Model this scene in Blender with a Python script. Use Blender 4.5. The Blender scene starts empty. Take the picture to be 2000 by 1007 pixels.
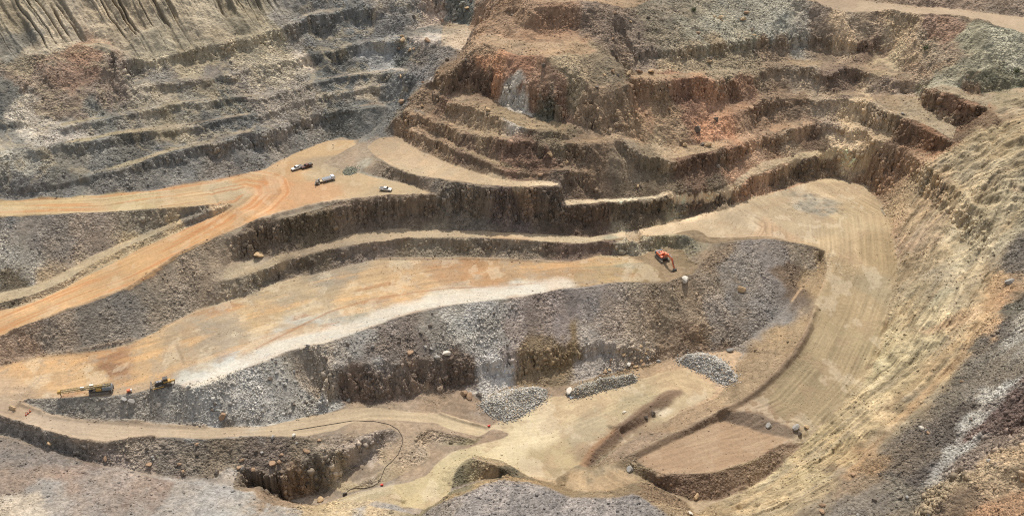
import bpy, bmesh, math, random
import numpy as np
from mathutils import Vector, Matrix, Euler
from mathutils.geometry import delaunay_2d_cdt

random.seed(7)
scene = bpy.context.scene
COL = scene.collection

# ------------------------------------------------------------------ camera
IW, IH = 2000.0, 1007.0
CAM_Z, PITCH, HFOV = 239.0, math.radians(33.0), math.radians(58.0)
FPX = IW / 2 / math.tan(HFOV / 2)
cam_data = bpy.data.cameras.new("camera")
cam = bpy.data.objects.new("camera", cam_data)
COL.objects.link(cam)
cam.location = (0, 0, CAM_Z)
cam.rotation_euler = (math.pi / 2 - PITCH, 0, 0)
cam_data.angle = HFOV
cam_data.clip_start = 1.0
cam_data.clip_end = 5000.0
scene.camera = cam

# ------------------------------------------------------------------ sky, sun, exposure
SUN_EL, SUN_AZ = math.radians(57.0), math.radians(4.0)
world = bpy.data.worlds.new("World")
scene.world = world
world.use_nodes = True
wn = world.node_tree
bg = wn.nodes["Background"]
sky = wn.nodes.new("ShaderNodeTexSky")
sky.sky_type = 'NISHITA'
sky.sun_disc = False
sky.sun_elevation = SUN_EL
sky.sun_rotation = SUN_AZ
sky.dust_density = 3.0
sky.ozone_density = 0.3
hsv = wn.nodes.new("ShaderNodeHueSaturation")
hsv.inputs["Saturation"].default_value = 0.45   # dusty, hazy air
wn.links.new(sky.outputs[0], hsv.inputs["Color"])
wn.links.new(hsv.outputs[0], bg.inputs[0])
bg.inputs[1].default_value = 0.15
sd = bpy.data.lights.new("sun", 'SUN')
sd.energy = 3.4
sd.angle = math.radians(0.5)
sd.color = (1.0, 0.95, 0.87)
sun = bpy.data.objects.new("sun", sd)
COL.objects.link(sun)
SUNV = Vector((math.sin(SUN_AZ) * math.cos(SUN_EL), math.cos(SUN_AZ) * math.cos(SUN_EL), math.sin(SUN_EL)))
sun.rotation_euler = SUNV.to_track_quat('Z', 'Y').to_euler()
sun.location = (0, 300, 300)
scene.cycles.use_denoising = False
scene.cycles.filter_width = 1.1
scene.cycles.max_bounces = 4
vs = scene.view_settings
vs.view_transform = 'Standard'
vs.look = 'None'
vs.exposure = 0.17
vs.gamma = 1.0

# ------------------------------------------------------------------ survey helpers
SP, CP = math.sin(PITCH), math.cos(PITCH)

def ray(u, v):
    """direction of the survey sight line (arrays allowed)"""
    a = (np.asarray(u, float) - IW / 2) / FPX
    b = (np.asarray(v, float) - IH / 2) / FPX
    return a, CP - b * SP, -SP - b * CP

def at(u, v, z):
    dx, dy, dz = ray(u, v)
    t = (z - CAM_Z) / dz
    return dx * t, dy * t

# ------------------------------------------------------------------ numpy noise
_rng = np.random.RandomState(3)
_G = _rng.rand(512, 512).astype(np.float32)

def vnoise(x, y, seed=0):
    x = x + seed * 17.31
    y = y + seed * 9.77
    xi = np.floor(x); yi = np.floor(y)
    fx = (x - xi).astype(np.float32); fy = (y - yi).astype(np.float32)
    fx = fx * fx * fx * (fx * (fx * 6 - 15) + 10); fy = fy * fy * fy * (fy * (fy * 6 - 15) + 10)
    xi = xi.astype(np.int32) & 511; yi = yi.astype(np.int32) & 511
    x1 = (xi + 1) & 511; y1 = (yi + 1) & 511
    a = _G[yi, xi]; b = _G[yi, x1]; c = _G[y1, xi]; d = _G[y1, x1]
    return (a + (b - a) * fx) * (1 - fy) + (c + (d - c) * fx) * fy * 1.0

def fbm(x, y, octv=4, seed=0, gain=0.5, lac=2.03):
    s = 0; a = 1.0; tot = 0
    ca, sa = 0.8, 0.6
    for o in range(octv):
        s = s + a * (vnoise(x, y, seed + o * 3) - 0.5) * 2
        tot += a; a *= gain
        x, y = (ca * x - sa * y) * lac, (sa * x + ca * y) * lac
    return s / tot

def sstep(a, b, x):
    t = np.clip((x - a) / (b - a), 0, 1)
    return t * t * (3 - 2 * t)
# ------------------------------------------------------------------ survey of the pit: break lines as sight-line u,v (and a first guess of height)
LINES = {}
def L(name, text, w=0.12):
    pts = []
    for tok in text.split():
        q = tok.split(',')
        pts.append((float(q[0]), float(q[1]), float(q[2]) if len(q) > 2 else None))
    P = np.array([(p[0], p[1]) for p in pts])
    s = np.concatenate([[0], np.cumsum(np.hypot(*(P[1:] - P[:-1]).T))])
    k = [i for i, p in enumerate(pts) if p[2] is not None]
    z = np.interp(s, s[k], [pts[i][2] for i in k])
    z = np.where(z < 24, 24 - (24 - z) * 0.815, z)
    LINES[name] = dict(P=P, z=z, w=w)

# near side, below the frame and the grey foreground slope
L('near0', '-260,1240,30 200,1240,16 600,1240,10 1000,1240,16 1400,1240,18 1800,1240,42 2300,1240,70', 5)
L('near1', '-260,1100,26 0,1080,22 200,1070,15 450,1070,9 700,1080,6 850,1080,9 1000,1090,11 1200,1090,11 1400,1090,14', 5)
L('fg', '-160,820,18 0,846,15.5 94,873,12 195,905,8.5 348,936,2.5 417,940,1.5 487,957,1 545,981,0 594,990,0 625,996,-1 690,987,-3 740,976,-4 765,972,-4.5 795,992,-4.5 818,1010,-4', 5)
L('fgr', '823,1008,-1 848,992,1 882,975,4 917,961,6 952,945,7 987,943,8 1025,942,8 1077,957,8 1112,971,8 1195,974,8 1237,965,9 1268,981,9 1303,1008,9 1330,1040,10', 5)
# hidden foot behind the foreground crest
L('fgrb', '835,985,-5 870,965,-5 905,950,-4 950,935,-3 1000,932,-3 1050,938,-4 1090,952,-3 1130,962,0 1195,962,2', 5)
L('holeb', '503,956,-10 545,974,-13.2 594,985,-13.6 622,985,-13.4', 5)
# lower pit floor
L('floorA', '640,982,-13.2 700,960,-10.8 760,945,-8.6 800,920,-7.2 850,890,-6 910,872,-5.5 960,850,-5 1010,840,-5', 4)
L('floorB', '790,985,-9 850,930,-7 880,905,-6 960,880,-5.5 1060,850,-5 1200,795,-3 1320,750,0.5 1390,760,2', 4)
L('floorC', '1080,935,-5 1060,900,-5 1110,880,-4.5 1160,860,-3.5 1230,840,-2.5 1330,790,0 1395,772,1.8', 4)
L('mound', '872,945,-4 895,915,0 924,892,4 945,900,3 966,905,3 985,918,1 1004,934,-1', 4)
L('moundb', '860,900,-6 905,884,-5.5 940,888,-5.5 985,898,-5.5 1030,925,-5.5', 4)
L('berm', '1138,905,-2.5 1165,874,-0.8 1210,834,0.6 1260,796,1.4 1300,770,1.8 1325,760,0.6', 4)
L('bermU', '1112,888,-4.8 1142,862,-4 1192,818,-3 1242,784,-2 1286,760,-0.6 1325,750,0.4', 4)
L('bermL', '1156,914,-4 1192,882,-3.4 1238,842,-2.4 1282,808,-1 1320,784,0 1340,768,0.6', 4)
L('spur', '1080,912,-4 1130,915,-2.5 1180,907,-0.5 1230,920,-0.5 1290,950,-2.5 1330,976,-3 1360,1005,-2', 4)
# foot of the big face above the lower floor
L('ft', '928,800,-1.5 945,775,-1 965,762,-1 1000,750,-2 1040,752,-2 1090,757,-2 1130,744,-1.5 1180,730,-1 1250,712,1.2 1290,704,2.5 1330,696,3.5 1380,688,4.5 1430,684,5.2 1448,686,6', 4)
# lower road
L('lrU', '-150,745,26 -40,768,24.5 31,780,21.5 59,793,20.3 101,810,18.3 139,817,17 195,824,15.4 299,827,13 400,833,10.5 520,831,7.5 597,813,5.5 667,800,3.5 729,796,2 813,803,-0.3 868,806,-2 917,824,-3.5 962,834,-4.6', 4)
L('lrL', '-150,790,25.3 0,813,21 38,824,19.7 90,845,18 156,862,16 202,866,14.9 261,859,13.5 306,853,12.7 400,857,10.3 469,855,8.7 520,850,7.4 600,851,5.3 653,841,4 684,826,3.2 729,819,1.9 778,820,0.4 848,824,-1.8 882,838,-3 934,852,-4.3', 4)
L('h1', '340,885,8 400,893,5.5 450,905,3.5 490,916,1 515,926,0 542,934,-1 594,898,1.8 639,883,2 680,878,1 695,862,1.3 720,850,1.7 745,842,1.5', 3)
L('h1t', '503,950,0 513,960,-9 528,967,-11.5 545,969,-12.3 600,962,-13 632,957,-12.8 660,936,-10.6 681,912,-8.8 715,893,-6.8 745,868,-3', 3)
L('nose', '760,835,0.5 790,850,-1 815,850,-1.5 800,880,-3.5 760,905,-5.5 720,935,-8 690,950,-10', 2)
L('ov', '838,836,-1.7 860,838,-2 890,850,-3 930,860,-4.2', 3)
L('ovt', '836,862,-4.6 870,868,-5.2 930,868,-5.2', 3)
# face under the orange bench
L('t1', '632,738,12 655,715,14 705,708,13 743,706,13 799,705,13 848,703,13 882,701,12.5 917,708,12 952,708,11.5 1000,686,13 1050,681,12 1084,678,11 1147,674,10.5 1188,667,11 1240,680,6', 0.05)
L('t1t', '632,760,9 655,778,6 681,783,4.5 722,786,3 757,777,2.5 795,780,1.5 823,764,1.5 868,770,1 905,752,1 935,742,1 965,728,2 1008,742,0 1039,726,1 1112,715,0.5 1154,697,2.5 1190,690,2.5 1240,694,2', 0.05)
# orange bench
L('obc', '-150,770,25 -40,778,24 0,783,22.6 63,778,22.6 122,778,23 195,776,23 264,769,23.5 299,759,23.6 344,748,23.8 375,761,23.8 417,747,24 487,716,24.4 520,706,24.6 556,687,24.9 632,671,25.3 674,657,25.6 722,639,25.9 778,618,26.2 823,606,26.5 879,596,26.8 952,587,27 1020,579,27.3 1095,565,27.6 1220,551,28 1275,552,28 1303,552,28 1331,538,28', 5)
L('obt', '-150,735,25.5 0,716,24 70,695,23.8 146,690,23.6 208,681,23.6 264,667,23.8 313,643,24 382,605,24.5 452,584,24.8 500,571,25 521,552,25.2 615,535,25.6 681,518,26 743,505,26.3 799,504,26.5 865,504,26.8 952,505,27 1020,509,27.2 1112,511,27.6 1175,500,27.8 1216,493,28 1244,485,28', 5)
L('bowl', '1250,500,28 1262,520,28 1300,505,28 1330,520,28 1345,505,28.3 1335,488,28.5 1300,478,28.8 1270,487,28.3', 4)
L('bowlR', '1350,470,32.5 1362,490,31 1365,515,29 1350,540,27.5', 3)
# first ledge
L('l1c', '424,552,31.5 500,533,32 570,507,32.3 636,490,32.5 708,476,32.6 754,472,32.6 792,465,32.6 882,464,32.6 952,466,32.6 1020,469,32.6 1043,471,32.6 1136,476,32.6 1168,472,32.6 1244,471,32.8 1258,467,32.8 1307,459,33 1341,462,33 1397,472,33 1411,471,33 1432,467,33 1500,464,33 1525,469,33 1584,479,32.5 1612,488,32', 1)
L('l1t', '440,520,33 500,498,33 535,500,33 615,480,33 674,459,33 743,448,33 788,452,33 834,448,33 875,448,33 945,450,33 1020,455,33 1067,457,33 1150,462,33 1216,452,33 1293,438,33 1327,424,33 1373,422,33 1418,408,33 1446,396,33 1500,377,33 1560,357,33 1600,350,33 1640,347,33', 15)
# bench 45 / pad edge
L('p1', '440,466,42 470,458,43.5 500,445,45 549,431,45 594,420,45 646,406,45 708,396,45 778,389,45 813,387,45 865,387,45 893,385,45 930,397,45 970,400,45 1000,395,45 1063,397,45 1105,402,45 1154,402,45 1165,399,45 1223,394,45 1270,390,45 1314,387,45 1359,384,45 1425,378,45 1442,364,45 1467,346,45 1500,337,45 1530,322,45 1574,309,45 1600,303,45 1640,308,45 1680,335,39 1712,372,35.5 1735,412,34', 0.5)
L('kb', '1100,388,45 1180,388,45.5 1250,382,45.5 1310,375,45.5 1360,373,45.5 1410,362,45.5 1450,338,45.5 1490,315,45.5 1530,303,45.5 1580,292,45.5 1640,285,45.5 1685,297,45.5 1720,320,45.5 1775,342,45.5', 1)
L('rrU', '1690,362,33 1722,402,33 1742,450,32 1752,500,29 1745,560,25 1738,620,21 1722,680,17 1688,740,12 1640,800,8 1590,842,4.5 1566,868,2.5 1505,924,-2 1444,966,-4 1400,977,-4.2 1350,976,-4', 4)
# haul road
L('haulB', '-150,634,30 -40,655,31 0,655,32 30,645,32.4 150,600,34.5 250,565,36 300,527,37.5 350,497,39 420,467,41.5 470,448,43 500,429,45', 4)
L('haulB2', '500,429,45 538,415,45 618,396,45 674,389,45 736,382,45 800,383,45 850,380,45', 5)
L('haulA', '-150,640,31 -40,616,32 0,607,32.5 60,590,33.4 130,560,34.6 200,520,36.2 280,482,38.2 350,450,40 400,428,41.5 440,412,43 455,402,44', 4)
L('dike', '-150,625,32.5 -40,600,33.5 0,592,34.2 60,576,35.2 125,548,36.4 195,506,38 275,470,40 345,440,41.8 395,418,44 430,405,44.9 446,397,45.2', 4)
L('talB', '-150,600,32.2 -40,580,33 0,572,33.7 60,560,34.7 120,535,36 185,496,37.5 265,462,39.6 335,434,41.5 385,413,44 425,400,45.1', 4)
L('haulC', '-150,417,54 0,422,51.5 80,419,50.5 200,415,49 320,407,47.8 380,403,47 430,397,45.6', 4)
L('haulD', '-150,398,54 0,393,52 132,386,50.3 278,375,48.5 348,363,47.5 417,351,46.6 462,344,46.2 520,330,45.6 570,302,45.2 639,275,45 667,267,45 695,274,45', 4)
L('padR', '700,284,45.5 660,303,45.3 632,318,45 655,325,45 690,332,45 715,341,45 760,349,45 800,357,45.3 840,378,45.3', 4)
# tongue bench
L('tc', '715,285,46.5 728,298,47.5 745,312,48.5 771,328,49 813,344,49.5 851,348,50 882,356,50.5 934,361,50.5 962,365,50.5 1020,367,50.5 1074,366,50.5 1092,364,50.5', 2)
L('tt', '718,281,46.6 740,268,48.8 785,266,49.6 802,284,49.8 834,298,50 868,315,50.4 907,330,50.8 934,337,50.8 959,344,50.8 1000,352,50.8 1050,356,50.8 1090,358,50.8', 2)
# promontory
L('e', '785,242,57 802,254,57.5 834,264,57.5 875,285,58 917,302,58 952,319,58 990,334,58 1040,340,58 1100,335,58 1160,345,56', 0.05)
L('et', '787,235,58 810,248,58.3 840,256,58.3 880,277,58.6 920,293,58.6 960,311,58.6 995,324,58.6 1045,330,58.6 1110,325,58.6 1170,338,56.6', 0.05)
L('a', '792,222,64 813,224,64 848,237,65 880,250,66 917,264,66 955,269,66 985,271,66 1000,278,66 1060,283,66 1110,284,66 1157,283,66 1180,280,66 1212,276,65 1240,290,62 1270,303,60 1303,313,58 1328,311,57 1380,299,57 1414,291,57 1432,288,57 1467,279,57 1490,268,57 1518,267,57 1546,250,57 1595,247,57 1619,243,57 1650,250,57 1685,257,57 1713,273,57 1758,292,57 1786,302,57', 0.05)
L('at', '795,214,64.5 816,215,64.5 852,228,65.5 884,241,66.5 922,254,66.5 958,261,66.5 988,263,66.5 1003,269,66.5 1060,273,66.5 1110,272,66.5 1160,270,66.5 1205,263,65.5 1245,275,62.5 1280,284,60.5 1310,290,58.5 1360,285,57.5 1405,275,57.5 1440,265,57.5 1480,252,57.5 1520,243,57.5 1560,236,57.5 1620,232,57.5 1665,240,57.5 1700,252,57.5 1723,252,58 1751,277,58 1793,293,58 1830,300,58', 0.05)
L('b3', '845,176,73 868,197,74 900,205,74 934,215,74 962,226,74 1000,245,74 1025,254,74 1056,260,74 1105,261,74', 0.05)
L('b3t', '850,168,73.5 874,187,74.5 905,193,74.5 940,203,74.5 965,213,74.5 1000,222,74.5 1030,232,74.5 1070,240,74.5 1105,236,74.5 1140,248,73', 0.05)
L('c2', '880,146,85 895,143,85 931,148,85 975,160,85 1005,166,85 1040,172,85 1078,190,84 1100,205,82', 0.05)
L('c2t', '880,172,77 915,180,77 962,188,77 1000,212,76 1030,220,76 1070,234,75.5 1098,228,76', 0.05)
L('pr', '934,58,98 928,82,98 950,88,99 975,97,100 1008,111,100 1077,111,100 1112,101,100 1161,104,99 1195,110,96', 0.05)
L('ridge', '1130,140,85 1150,180,79 1175,215,73 1200,245,66', 0.1)
L('flank', '1000,28,97 985,27,97 952,49,93 934,56,91 922,92,86.5 905,115,84 886,142,79.5 862,150,74 834,166,69 806,190,64.5 780,224,58 757,250,52 735,264,48.8', 0.5)
L('g', '1000,12,101 1025,17,102 1056,10,103 1095,10,103 1133,12,102 1182,23,100 1237,29,97 1275,35,95.5', 0.3)
L('gt', '985,40,94.5 1001,46,94.5 1050,56,94 1090,62,94 1129,57,94 1150,66,93.5 1185,75,92 1200,90,89.5', 0.3)
L('plat', '960,65,92 1020,85,92 1090,85,92 1130,80,92', 0.1)
L('gb', '1000,-4,103 1040,-8,105 1100,-8,105 1160,0,104 1230,14,100 1260,28,97', 0.3)
# right-hand benches
L('c', '1380,240,66 1400,233,68 1463,216,70 1500,194,70 1532,190,70 1595,198,70 1654,192,70 1690,200,70 1713,209,70 1744,226,70 1782,236,70 1814,250,70 1862,276,69', 0.05)
L('ct', '1395,212,71 1420,200,71 1467,195,70.8 1500,182,70.8 1540,178,70.8 1600,184,70.8 1650,178,70.8 1700,184,70.8 1744,184,71 1793,184,71 1821,224,71 1869,249,71 1895,246,71', 0.05)
L('b', '1215,165,82 1240,152,82 1290,158,82 1328,156,82 1373,153,82 1449,148,82 1480,152,82 1500,136,82 1543,132,82 1585,131,82 1609,148,82 1654,133,82 1702,142,82 1744,160,82 1768,156,82 1793,167,82 1828,181,82 1862,189,82 1921,209,82', 0.05)
L('bt', '1225,145,82.5 1300,146,82.5 1350,140,82.5 1400,136,82.5 1460,130,82.5 1500,122,82.5 1545,118,82.5 1600,118,82.5 1655,120,82.5 1710,126,82.5 1760,138,82.5 1800,152,82.5 1850,172,82.5 1876,171,83 1900,186,83 1932,183,83 1974,176,83 2040,168,83', 0.05)
L('d', '1200,100,95 1223,104,94 1268,101,94 1328,97,94 1397,87,94 1467,75,94 1500,75,94 1522,83,94 1556,66,94 1584,73,94 1654,83,94 1689,83,94 1720,92,93', 0.05)
L('dt', '1205,118,88 1230,116,88 1293,122,87.5 1345,123,87.5 1397,115,87.5 1440,108,87.5 1480,101,87.5 1540,100,87.5 1595,101,87.5 1633,104,87.5 1675,111,87.5 1730,108,87.5', 0.05)
L('ee', '1870,160,86 1897,139,92 1932,139,92 1974,158,92 2000,156,92 2060,150,92', 0.05)
L('rdL', '1560,-4,108 1602,10,107.5 1655,25,107 1730,22,107 1790,33,107 1870,34,107 1930,46,107 2000,66,106 2150,100,105', 0.05)
L('rdU', '1575,-25,109 1640,-5,108.5 1720,6,108 1820,14,108 1900,22,107.5 2000,34,107 2150,55,106', 0.05)
L('rTop', '1600,-45,113 1720,-25,114 1850,-15,114 2000,-8,114 2200,5,114', 0.05)
# left wall
L('c1', '-150,398,56 -40,386,57 60,370,58 130,355,58 195,342,58 260,322,58 341,295,58 417,281,58 480,261,58 520,257,58 575,240,58 632,222,58 695,212,58 736,207,58', 0.05)
L('c1t', '-150,388,56.5 60,360,58.5 190,334,58.5 341,287,58.5 480,253,58.5 575,232,58.5 632,214,58.5 695,204,58.5 745,197,58.5', 0.05)
L('c2w', '-150,325,66 20,300,65 90,289,65 167,279,65 226,264,65 306,258,65 410,241,65 476,226,65 520,222,65 560,208,65 615,189,65 688,178,65 755,167,66', 0.05)
L('c2wt', '-150,315,66.5 90,281,65.5 226,256,65.5 410,233,65.5 520,213,65.5 615,181,65.5 688,170,65.5 760,160,66', 0.05)
L('c3', '-150,262,73 40,252,72 122,249,72 167,240,72 250,224,72 290,214,72 326,204,72 380,200,72 431,196,72 520,190,72 560,178,72 604,163,72 674,151,72 729,146,72 780,141,74 830,150,76', 0.05)
L('c3t', '-150,252,73.5 40,243,72.5 167,231,72.5 290,206,72.5 431,187,72.5 520,181,72.5 604,155,72.5 674,143,72.5 735,137,72.5 790,133,75 840,142,78', 0.05)
L('c4', '-100,215,80 0,205,80 60,229,76 150,217,76 240,197,78 262,170,82 330,165,82 420,156,83 470,140,83 520,127,83 560,118,83 601,111,83 656,101,83 708,87,84 771,78,85 802,73,86 840,77,87 870,87,87 888,98,87', 0.05)
L('c4t', '255,150,85 313,153,84.5 365,141,84.5 410,142,84.5 473,132,84 520,117,84 560,108,84 600,101,84 656,92,84.5 708,79,85 771,70,86 830,55,87 880,45,87 915,50,87 922,70,87.5', 0.05)
L('c5', '222,122,93 250,118,93.5 306,122,93 348,104,94 400,90,94 452,82,94 520,66,94 552,57,94 604,31,95 660,26,95 695,17,96 778,12,97 827,7,98 880,0,99 940,-8,103', 0.05)
L('dumpT', '-150,140,92 0,121,93 60,110,94 140,89,95 186,86,95 222,104,94', 0.05)
L('gulB', '-150,130,92.5 0,112,94 60,100,95 140,80,96 190,78,96 230,95,95 265,108,94.5 330,98,95 400,80,95.5 452,72,95.5 520,56,95.5 555,45,95.5 604,22,96.5 660,14,97', 0.05)
L('gulT', '-150,10,111 0,-5,111 120,-12,111 260,-20,110 400,-25,106 520,-25,101 640,-25,97 760,-25,96.5 900,-22,97.5', 0.5)
L('flankb', '926,62,82.5 917,82,82 902,104,81.5', 3)
# valley between the wall and the promontory
L('val', '705,279,46 720,262,47 740,245,49 765,222,53 785,195,58 805,175,63 825,158,68 850,130,74 870,115,77', 1)
# right wall
L('rc1', '1775,342,46 1812,385,46 1850,430,46 1885,475,46 1908,520,46 1922,560,46', 2)
L('rc2', '1790,306,54.5 1835,335,55 1880,375,55.5 1920,420,56 1950,465,55', 2)
L('rc3', '1866,280,64 1905,300,64.5 1945,335,65 1980,375,64.5', 2)
L('rc4', '1925,213,73.5 1960,235,74 2000,270,74.5 2040,305,73.5', 2)
L('rc5', '2040,190,80 2100,225,81', 2)
L('w1', '2120,250,80 2040,330,70 1998,400,62 1968,465,56 1950,520,52 1952,560,50 1935,620,47 1908,680,42 1868,730,37 1790,810,28 1720,880,22 1640,940,17 1560,992,13 1500,1040,10', 3)
L('w1b', '2150,300,80 2070,380,70 2030,450,62 1995,520,55 1990,580,52 1985,640,50.5 1940,690,45 1880,760,38 1800,845,29 1730,915,23 1660,970,18 1600,1030,13', 3)
L('w2', '2150,640,72 2060,700,60 2000,742,55 1940,800,46 1890,860,38 1830,930,30 1770,1007,23 1720,1070,18', 3)
L('w3', '2150,840,75 2080,865,62 2010,893,56 1950,912,50 1905,938,44 1860,972,38 1815,1012,31 1780,1070,26', 3)
L('w3t', '2150,880,71 2080,905,58 2020,935,52.5 1960,963,46.5 1905,992,41 1850,1040,34', 3)
L('w4', '2150,960,71 2050,1000,54 1960,1040,46 1900,1090,39', 3)
# broad fill ramp on the right
L('rl', '1612,490,32 1616,530,28.5 1585,620,22 1560,680,17.5 1500,740,12 1450,790,7.6 1400,800,7 1345,833,5 1290,856,4 1232,884,3', 4)
L('rt', '1605,510,27.5 1540,597,19.5 1465,660,9.5 1442,692,6 1438,730,4 1400,775,2 1330,804,-0.5 1250,850,-2 1185,890,-3', 4)
L('rm', '1680,460,32.3 1690,520,28 1668,600,22.5 1640,680,16.8 1580,760,10.5 1520,810,6.5', 4)
L('pl', '1246,895,2.2 1312,862,2.8 1412,818,4 1445,830,4.2 1500,846,4.2 1545,858,3.8', 4)
L('plB', '1256,912,2 1290,929,2.6 1400,923,3.2 1470,900,3.6 1520,869,3.9 1552,862,3.8', 4)
L('plT', '1240,930,0 1290,953,-2.5 1340,972,-3.5', 4)
L('pile', '1238,884,3.8 1300,854,4.3 1350,834,5.2 1412,800,7.2 1452,803,7.6 1500,815,6.8 1545,836,5.6', 4)

# face steepness between neighbouring lines: upper, lower, tangent, u range
LINKS = [('p1','l1t',1.6,500,1640),('a','kb',1.0,1200,1700),('a','et',1.3,795,1160),('e','tt',1.0,800,1090),
 ('b3','at',1.1,850,1105),('c2','c2t',1.9,890,1060),('c2t','b3t',0.25,890,1100),('pr','c2',0.9,950,1090),
 ('c','at',0.95,1395,1690),('b','ct',1.15,1400,1700),('b','at',0.9,1240,1395),('d','dt',1.6,1230,1720),('dt','bt',0.45,1230,1720),
 ('b','ct',1.5,1744,1870),('c','at',1.5,1723,1830),('a','kb',1.5,1690,1775),('ee','bt',1.4,1880,2000),
 ('rdU','rdL',0.08,1610,2000),('rTop','rdU',0.7,1650,2000),('rdL','d',0.95,1560,1720),('rdL','bt',0.75,1740,1850),('rdL','ee',0.75,1897,2000),
 ('c1','haulD',0.85,0,695),('c2w','c1t',0.82,60,735),('c3','c2wt',0.82,120,740),('c4','c3t',0.82,60,800),('c5','c4t',0.85,255,880),
 ('dumpT','c4',0.68,0,215),('gulT','gulB',0.68,0,640),('haulC','talB',0.75,0,420),('plat','pr',.12,960,1120),('ridge','b3',.7,1100,1105),('gulB','dumpT',0.3,0,190),
 ('gulB','c5',0.4,230,600),
 ('at','a',.12,800,1690),('et','e',.12,790,1160),('b3t','b3',.15,850,1100),('ct','c',.12,1420,1860),('bt','b',.2,1240,1900),('c1t','c1',.12,100,735),('c2wt','c2w',.12,100,750),('c3t','c3',.12,150,780),('c4t','c4',.3,260,800),('kb','p1',.1,1170,1600),('l1c','obt',1.2,500,1240),('t1t','lrU',0.5,690,900),('t1','t1t',1.7,650,1380),('obc','t1',0.68,650,1240),('t1t','ft',0.5,940,1380),('g','gt',1.3,1010,1180),('e','kb',1.4,1100,1160)]

names = list(LINES)
off = {}; n = 0
for k in names:
    off[k] = n; n += len(LINES[k]['z'])
rows, rhs = [], []
def row(d, r):
    rows.append(d); rhs.append(r)
for k in names:
    d = LINES[k]; o = off[k]
    for i, z in enumerate(d['z']):
        row({o + i: d['w']}, d['w'] * z)
        if i:
            row({o + i: 0.6, o + i - 1: -0.6}, 0.6 * (z - d['z'][i - 1]))
def kdist(u, v):
    dx, dy, dz = ray(u, v)
    return math.hypot(float(dx), float(dy)) / -float(dz)
for up, lo, t, ua, ub in LINKS:
    A, B = LINES[up], LINES[lo]; oa, ob = off[up], off[lo]
    bu = B['P'][:, 0]
    for i, (u, v) in enumerate(A['P']):
        if not (ua <= u <= ub):
            continue
        for j in range(len(bu) - 1):
            a0, a1 = sorted((bu[j], bu[j + 1]))
            if a0 <= u <= a1 and a1 > a0:
                f = (u - bu[j]) / (bu[j + 1] - bu[j])
                vl = B['P'][j, 1] * (1 - f) + B['P'][j + 1, 1] * f
                k1, k2 = kdist(u, v), kdist(u, vl)
                # z_u - z_l = t*((H-z_u)*k1 - (H-z_l)*k2)
                w = 1.0
                row({oa + i: w * (1 + t * k1), ob + j: -w * (1 + t * k2) * (1 - f), ob + j + 1: -w * (1 + t * k2) * f}, w * t * CAM_Z * (k1 - k2))
                break
M = np.zeros((len(rows), n)); R = np.array(rhs)
for i, d in enumerate(rows):
    for j, c in d.items():
        M[i, j] += c
sol = np.linalg.lstsq(M, R, rcond=None)[0]
for k in names:
    d = LINES[k]; d['z0'] = d['z']; d['z'] = sol[off[k]:off[k] + len(d['z'])]

# most faces are a crag on top of a fan of fallen rock: add the break between the two
def midline(up, lo, ua, ub, fh, fd, seed):
    A, B = LINES[up], LINES[lo]
    o = np.argsort(A['P'][:, 0]); p = np.argsort(B['P'][:, 0])
    U = np.arange(ua, ub, 7.0)
    vu = np.interp(U, A['P'][o, 0], A['P'][o, 1]); zu = np.interp(U, A['P'][o, 0], A['z'][o])
    vl = np.interp(U, B['P'][p, 0], B['P'][p, 1]); zl = np.interp(U, B['P'][p, 0], B['z'][p])
    ax, ay = at(U, vu, zu); bx, by = at(U, vl, zl)
    k = 0.3 + 1.0 * vnoise(U / 26.0, U * 0 + 0.5, seed) + 0.4 * vnoise(U / 9.0, U * 0 + 0.5, seed + 3)
    g = np.minimum(fd * k, 0.6); h = np.minimum(fh * k, 0.9)
    return np.stack([ax + (bx - ax) * g, ay + (by - ay) * g], 1), zu + (zl - zu) * h
MIDS = []
for i, (up, lo, ua, ub, fh, fd) in enumerate((('c1', 'haulD', 0, 690, .42, .18), ('c2w', 'c1t', 60, 735, .45, .2), ('c3', 'c2wt', 120, 735, .45, .2), ('c4', 'c3t', 260, 790, .45, .2),
        ('c5', 'c4t', 255, 880, .5, .2), ('a', 'kb', 1240, 1700, .5, .2), ('c', 'at', 1480, 1690, .5, .2), ('b', 'ct', 1470, 1700, .5, .2), ('b', 'at', 1250, 1395, .35, .16),
        ('a', 'e', 800, 1150, .5, .2), ('e', 'tt', 800, 1080, .5, .22), ('b3', 'at', 850, 1100, .4, .18), ('d', 'dt', 1230, 1720, .75, .35), ('e', 'kb', 1105, 1160, .55, .25), ('p1', 'l1t', 500, 1640, .6, .28), ('l1c', 'obt', 500, 1240, .6, .35))):
    MIDS.append(midline(up, lo, ua, ub, fh, fd, 60 + i))
# ------------------------------------------------------------------ break lines -> triangulated surface -> height grid
GS = 0.3
X0, X1, Y0, Y1 = -262.0, 262.0, 168.0, 500.0
NX, NY = int((X1 - X0) / GS) + 1, int((Y1 - Y0) / GS) + 1
gx = (X0 + np.arange(NX) * GS).astype(np.float32)
gy = (Y0 + np.arange(NY) * GS).astype(np.float32)

tp, tz = [], []
for k in names:
    d = LINES[k]
    x, y = at(d['P'][:, 0], d['P'][:, 1], d['z'])
    s = np.concatenate([[0], np.cumsum(np.hypot(np.diff(x), np.diff(y)))])
    m = max(2, int(s[-1] / 2.2) + 1)
    q = np.linspace(0, s[-1], m)
    tp.append(np.stack([np.interp(q, s, x), np.interp(q, s, y)], 1)); tz.append(np.interp(q, s, d['z']))
for p, q in MIDS:
    tp.append(p); tz.append(q)
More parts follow.
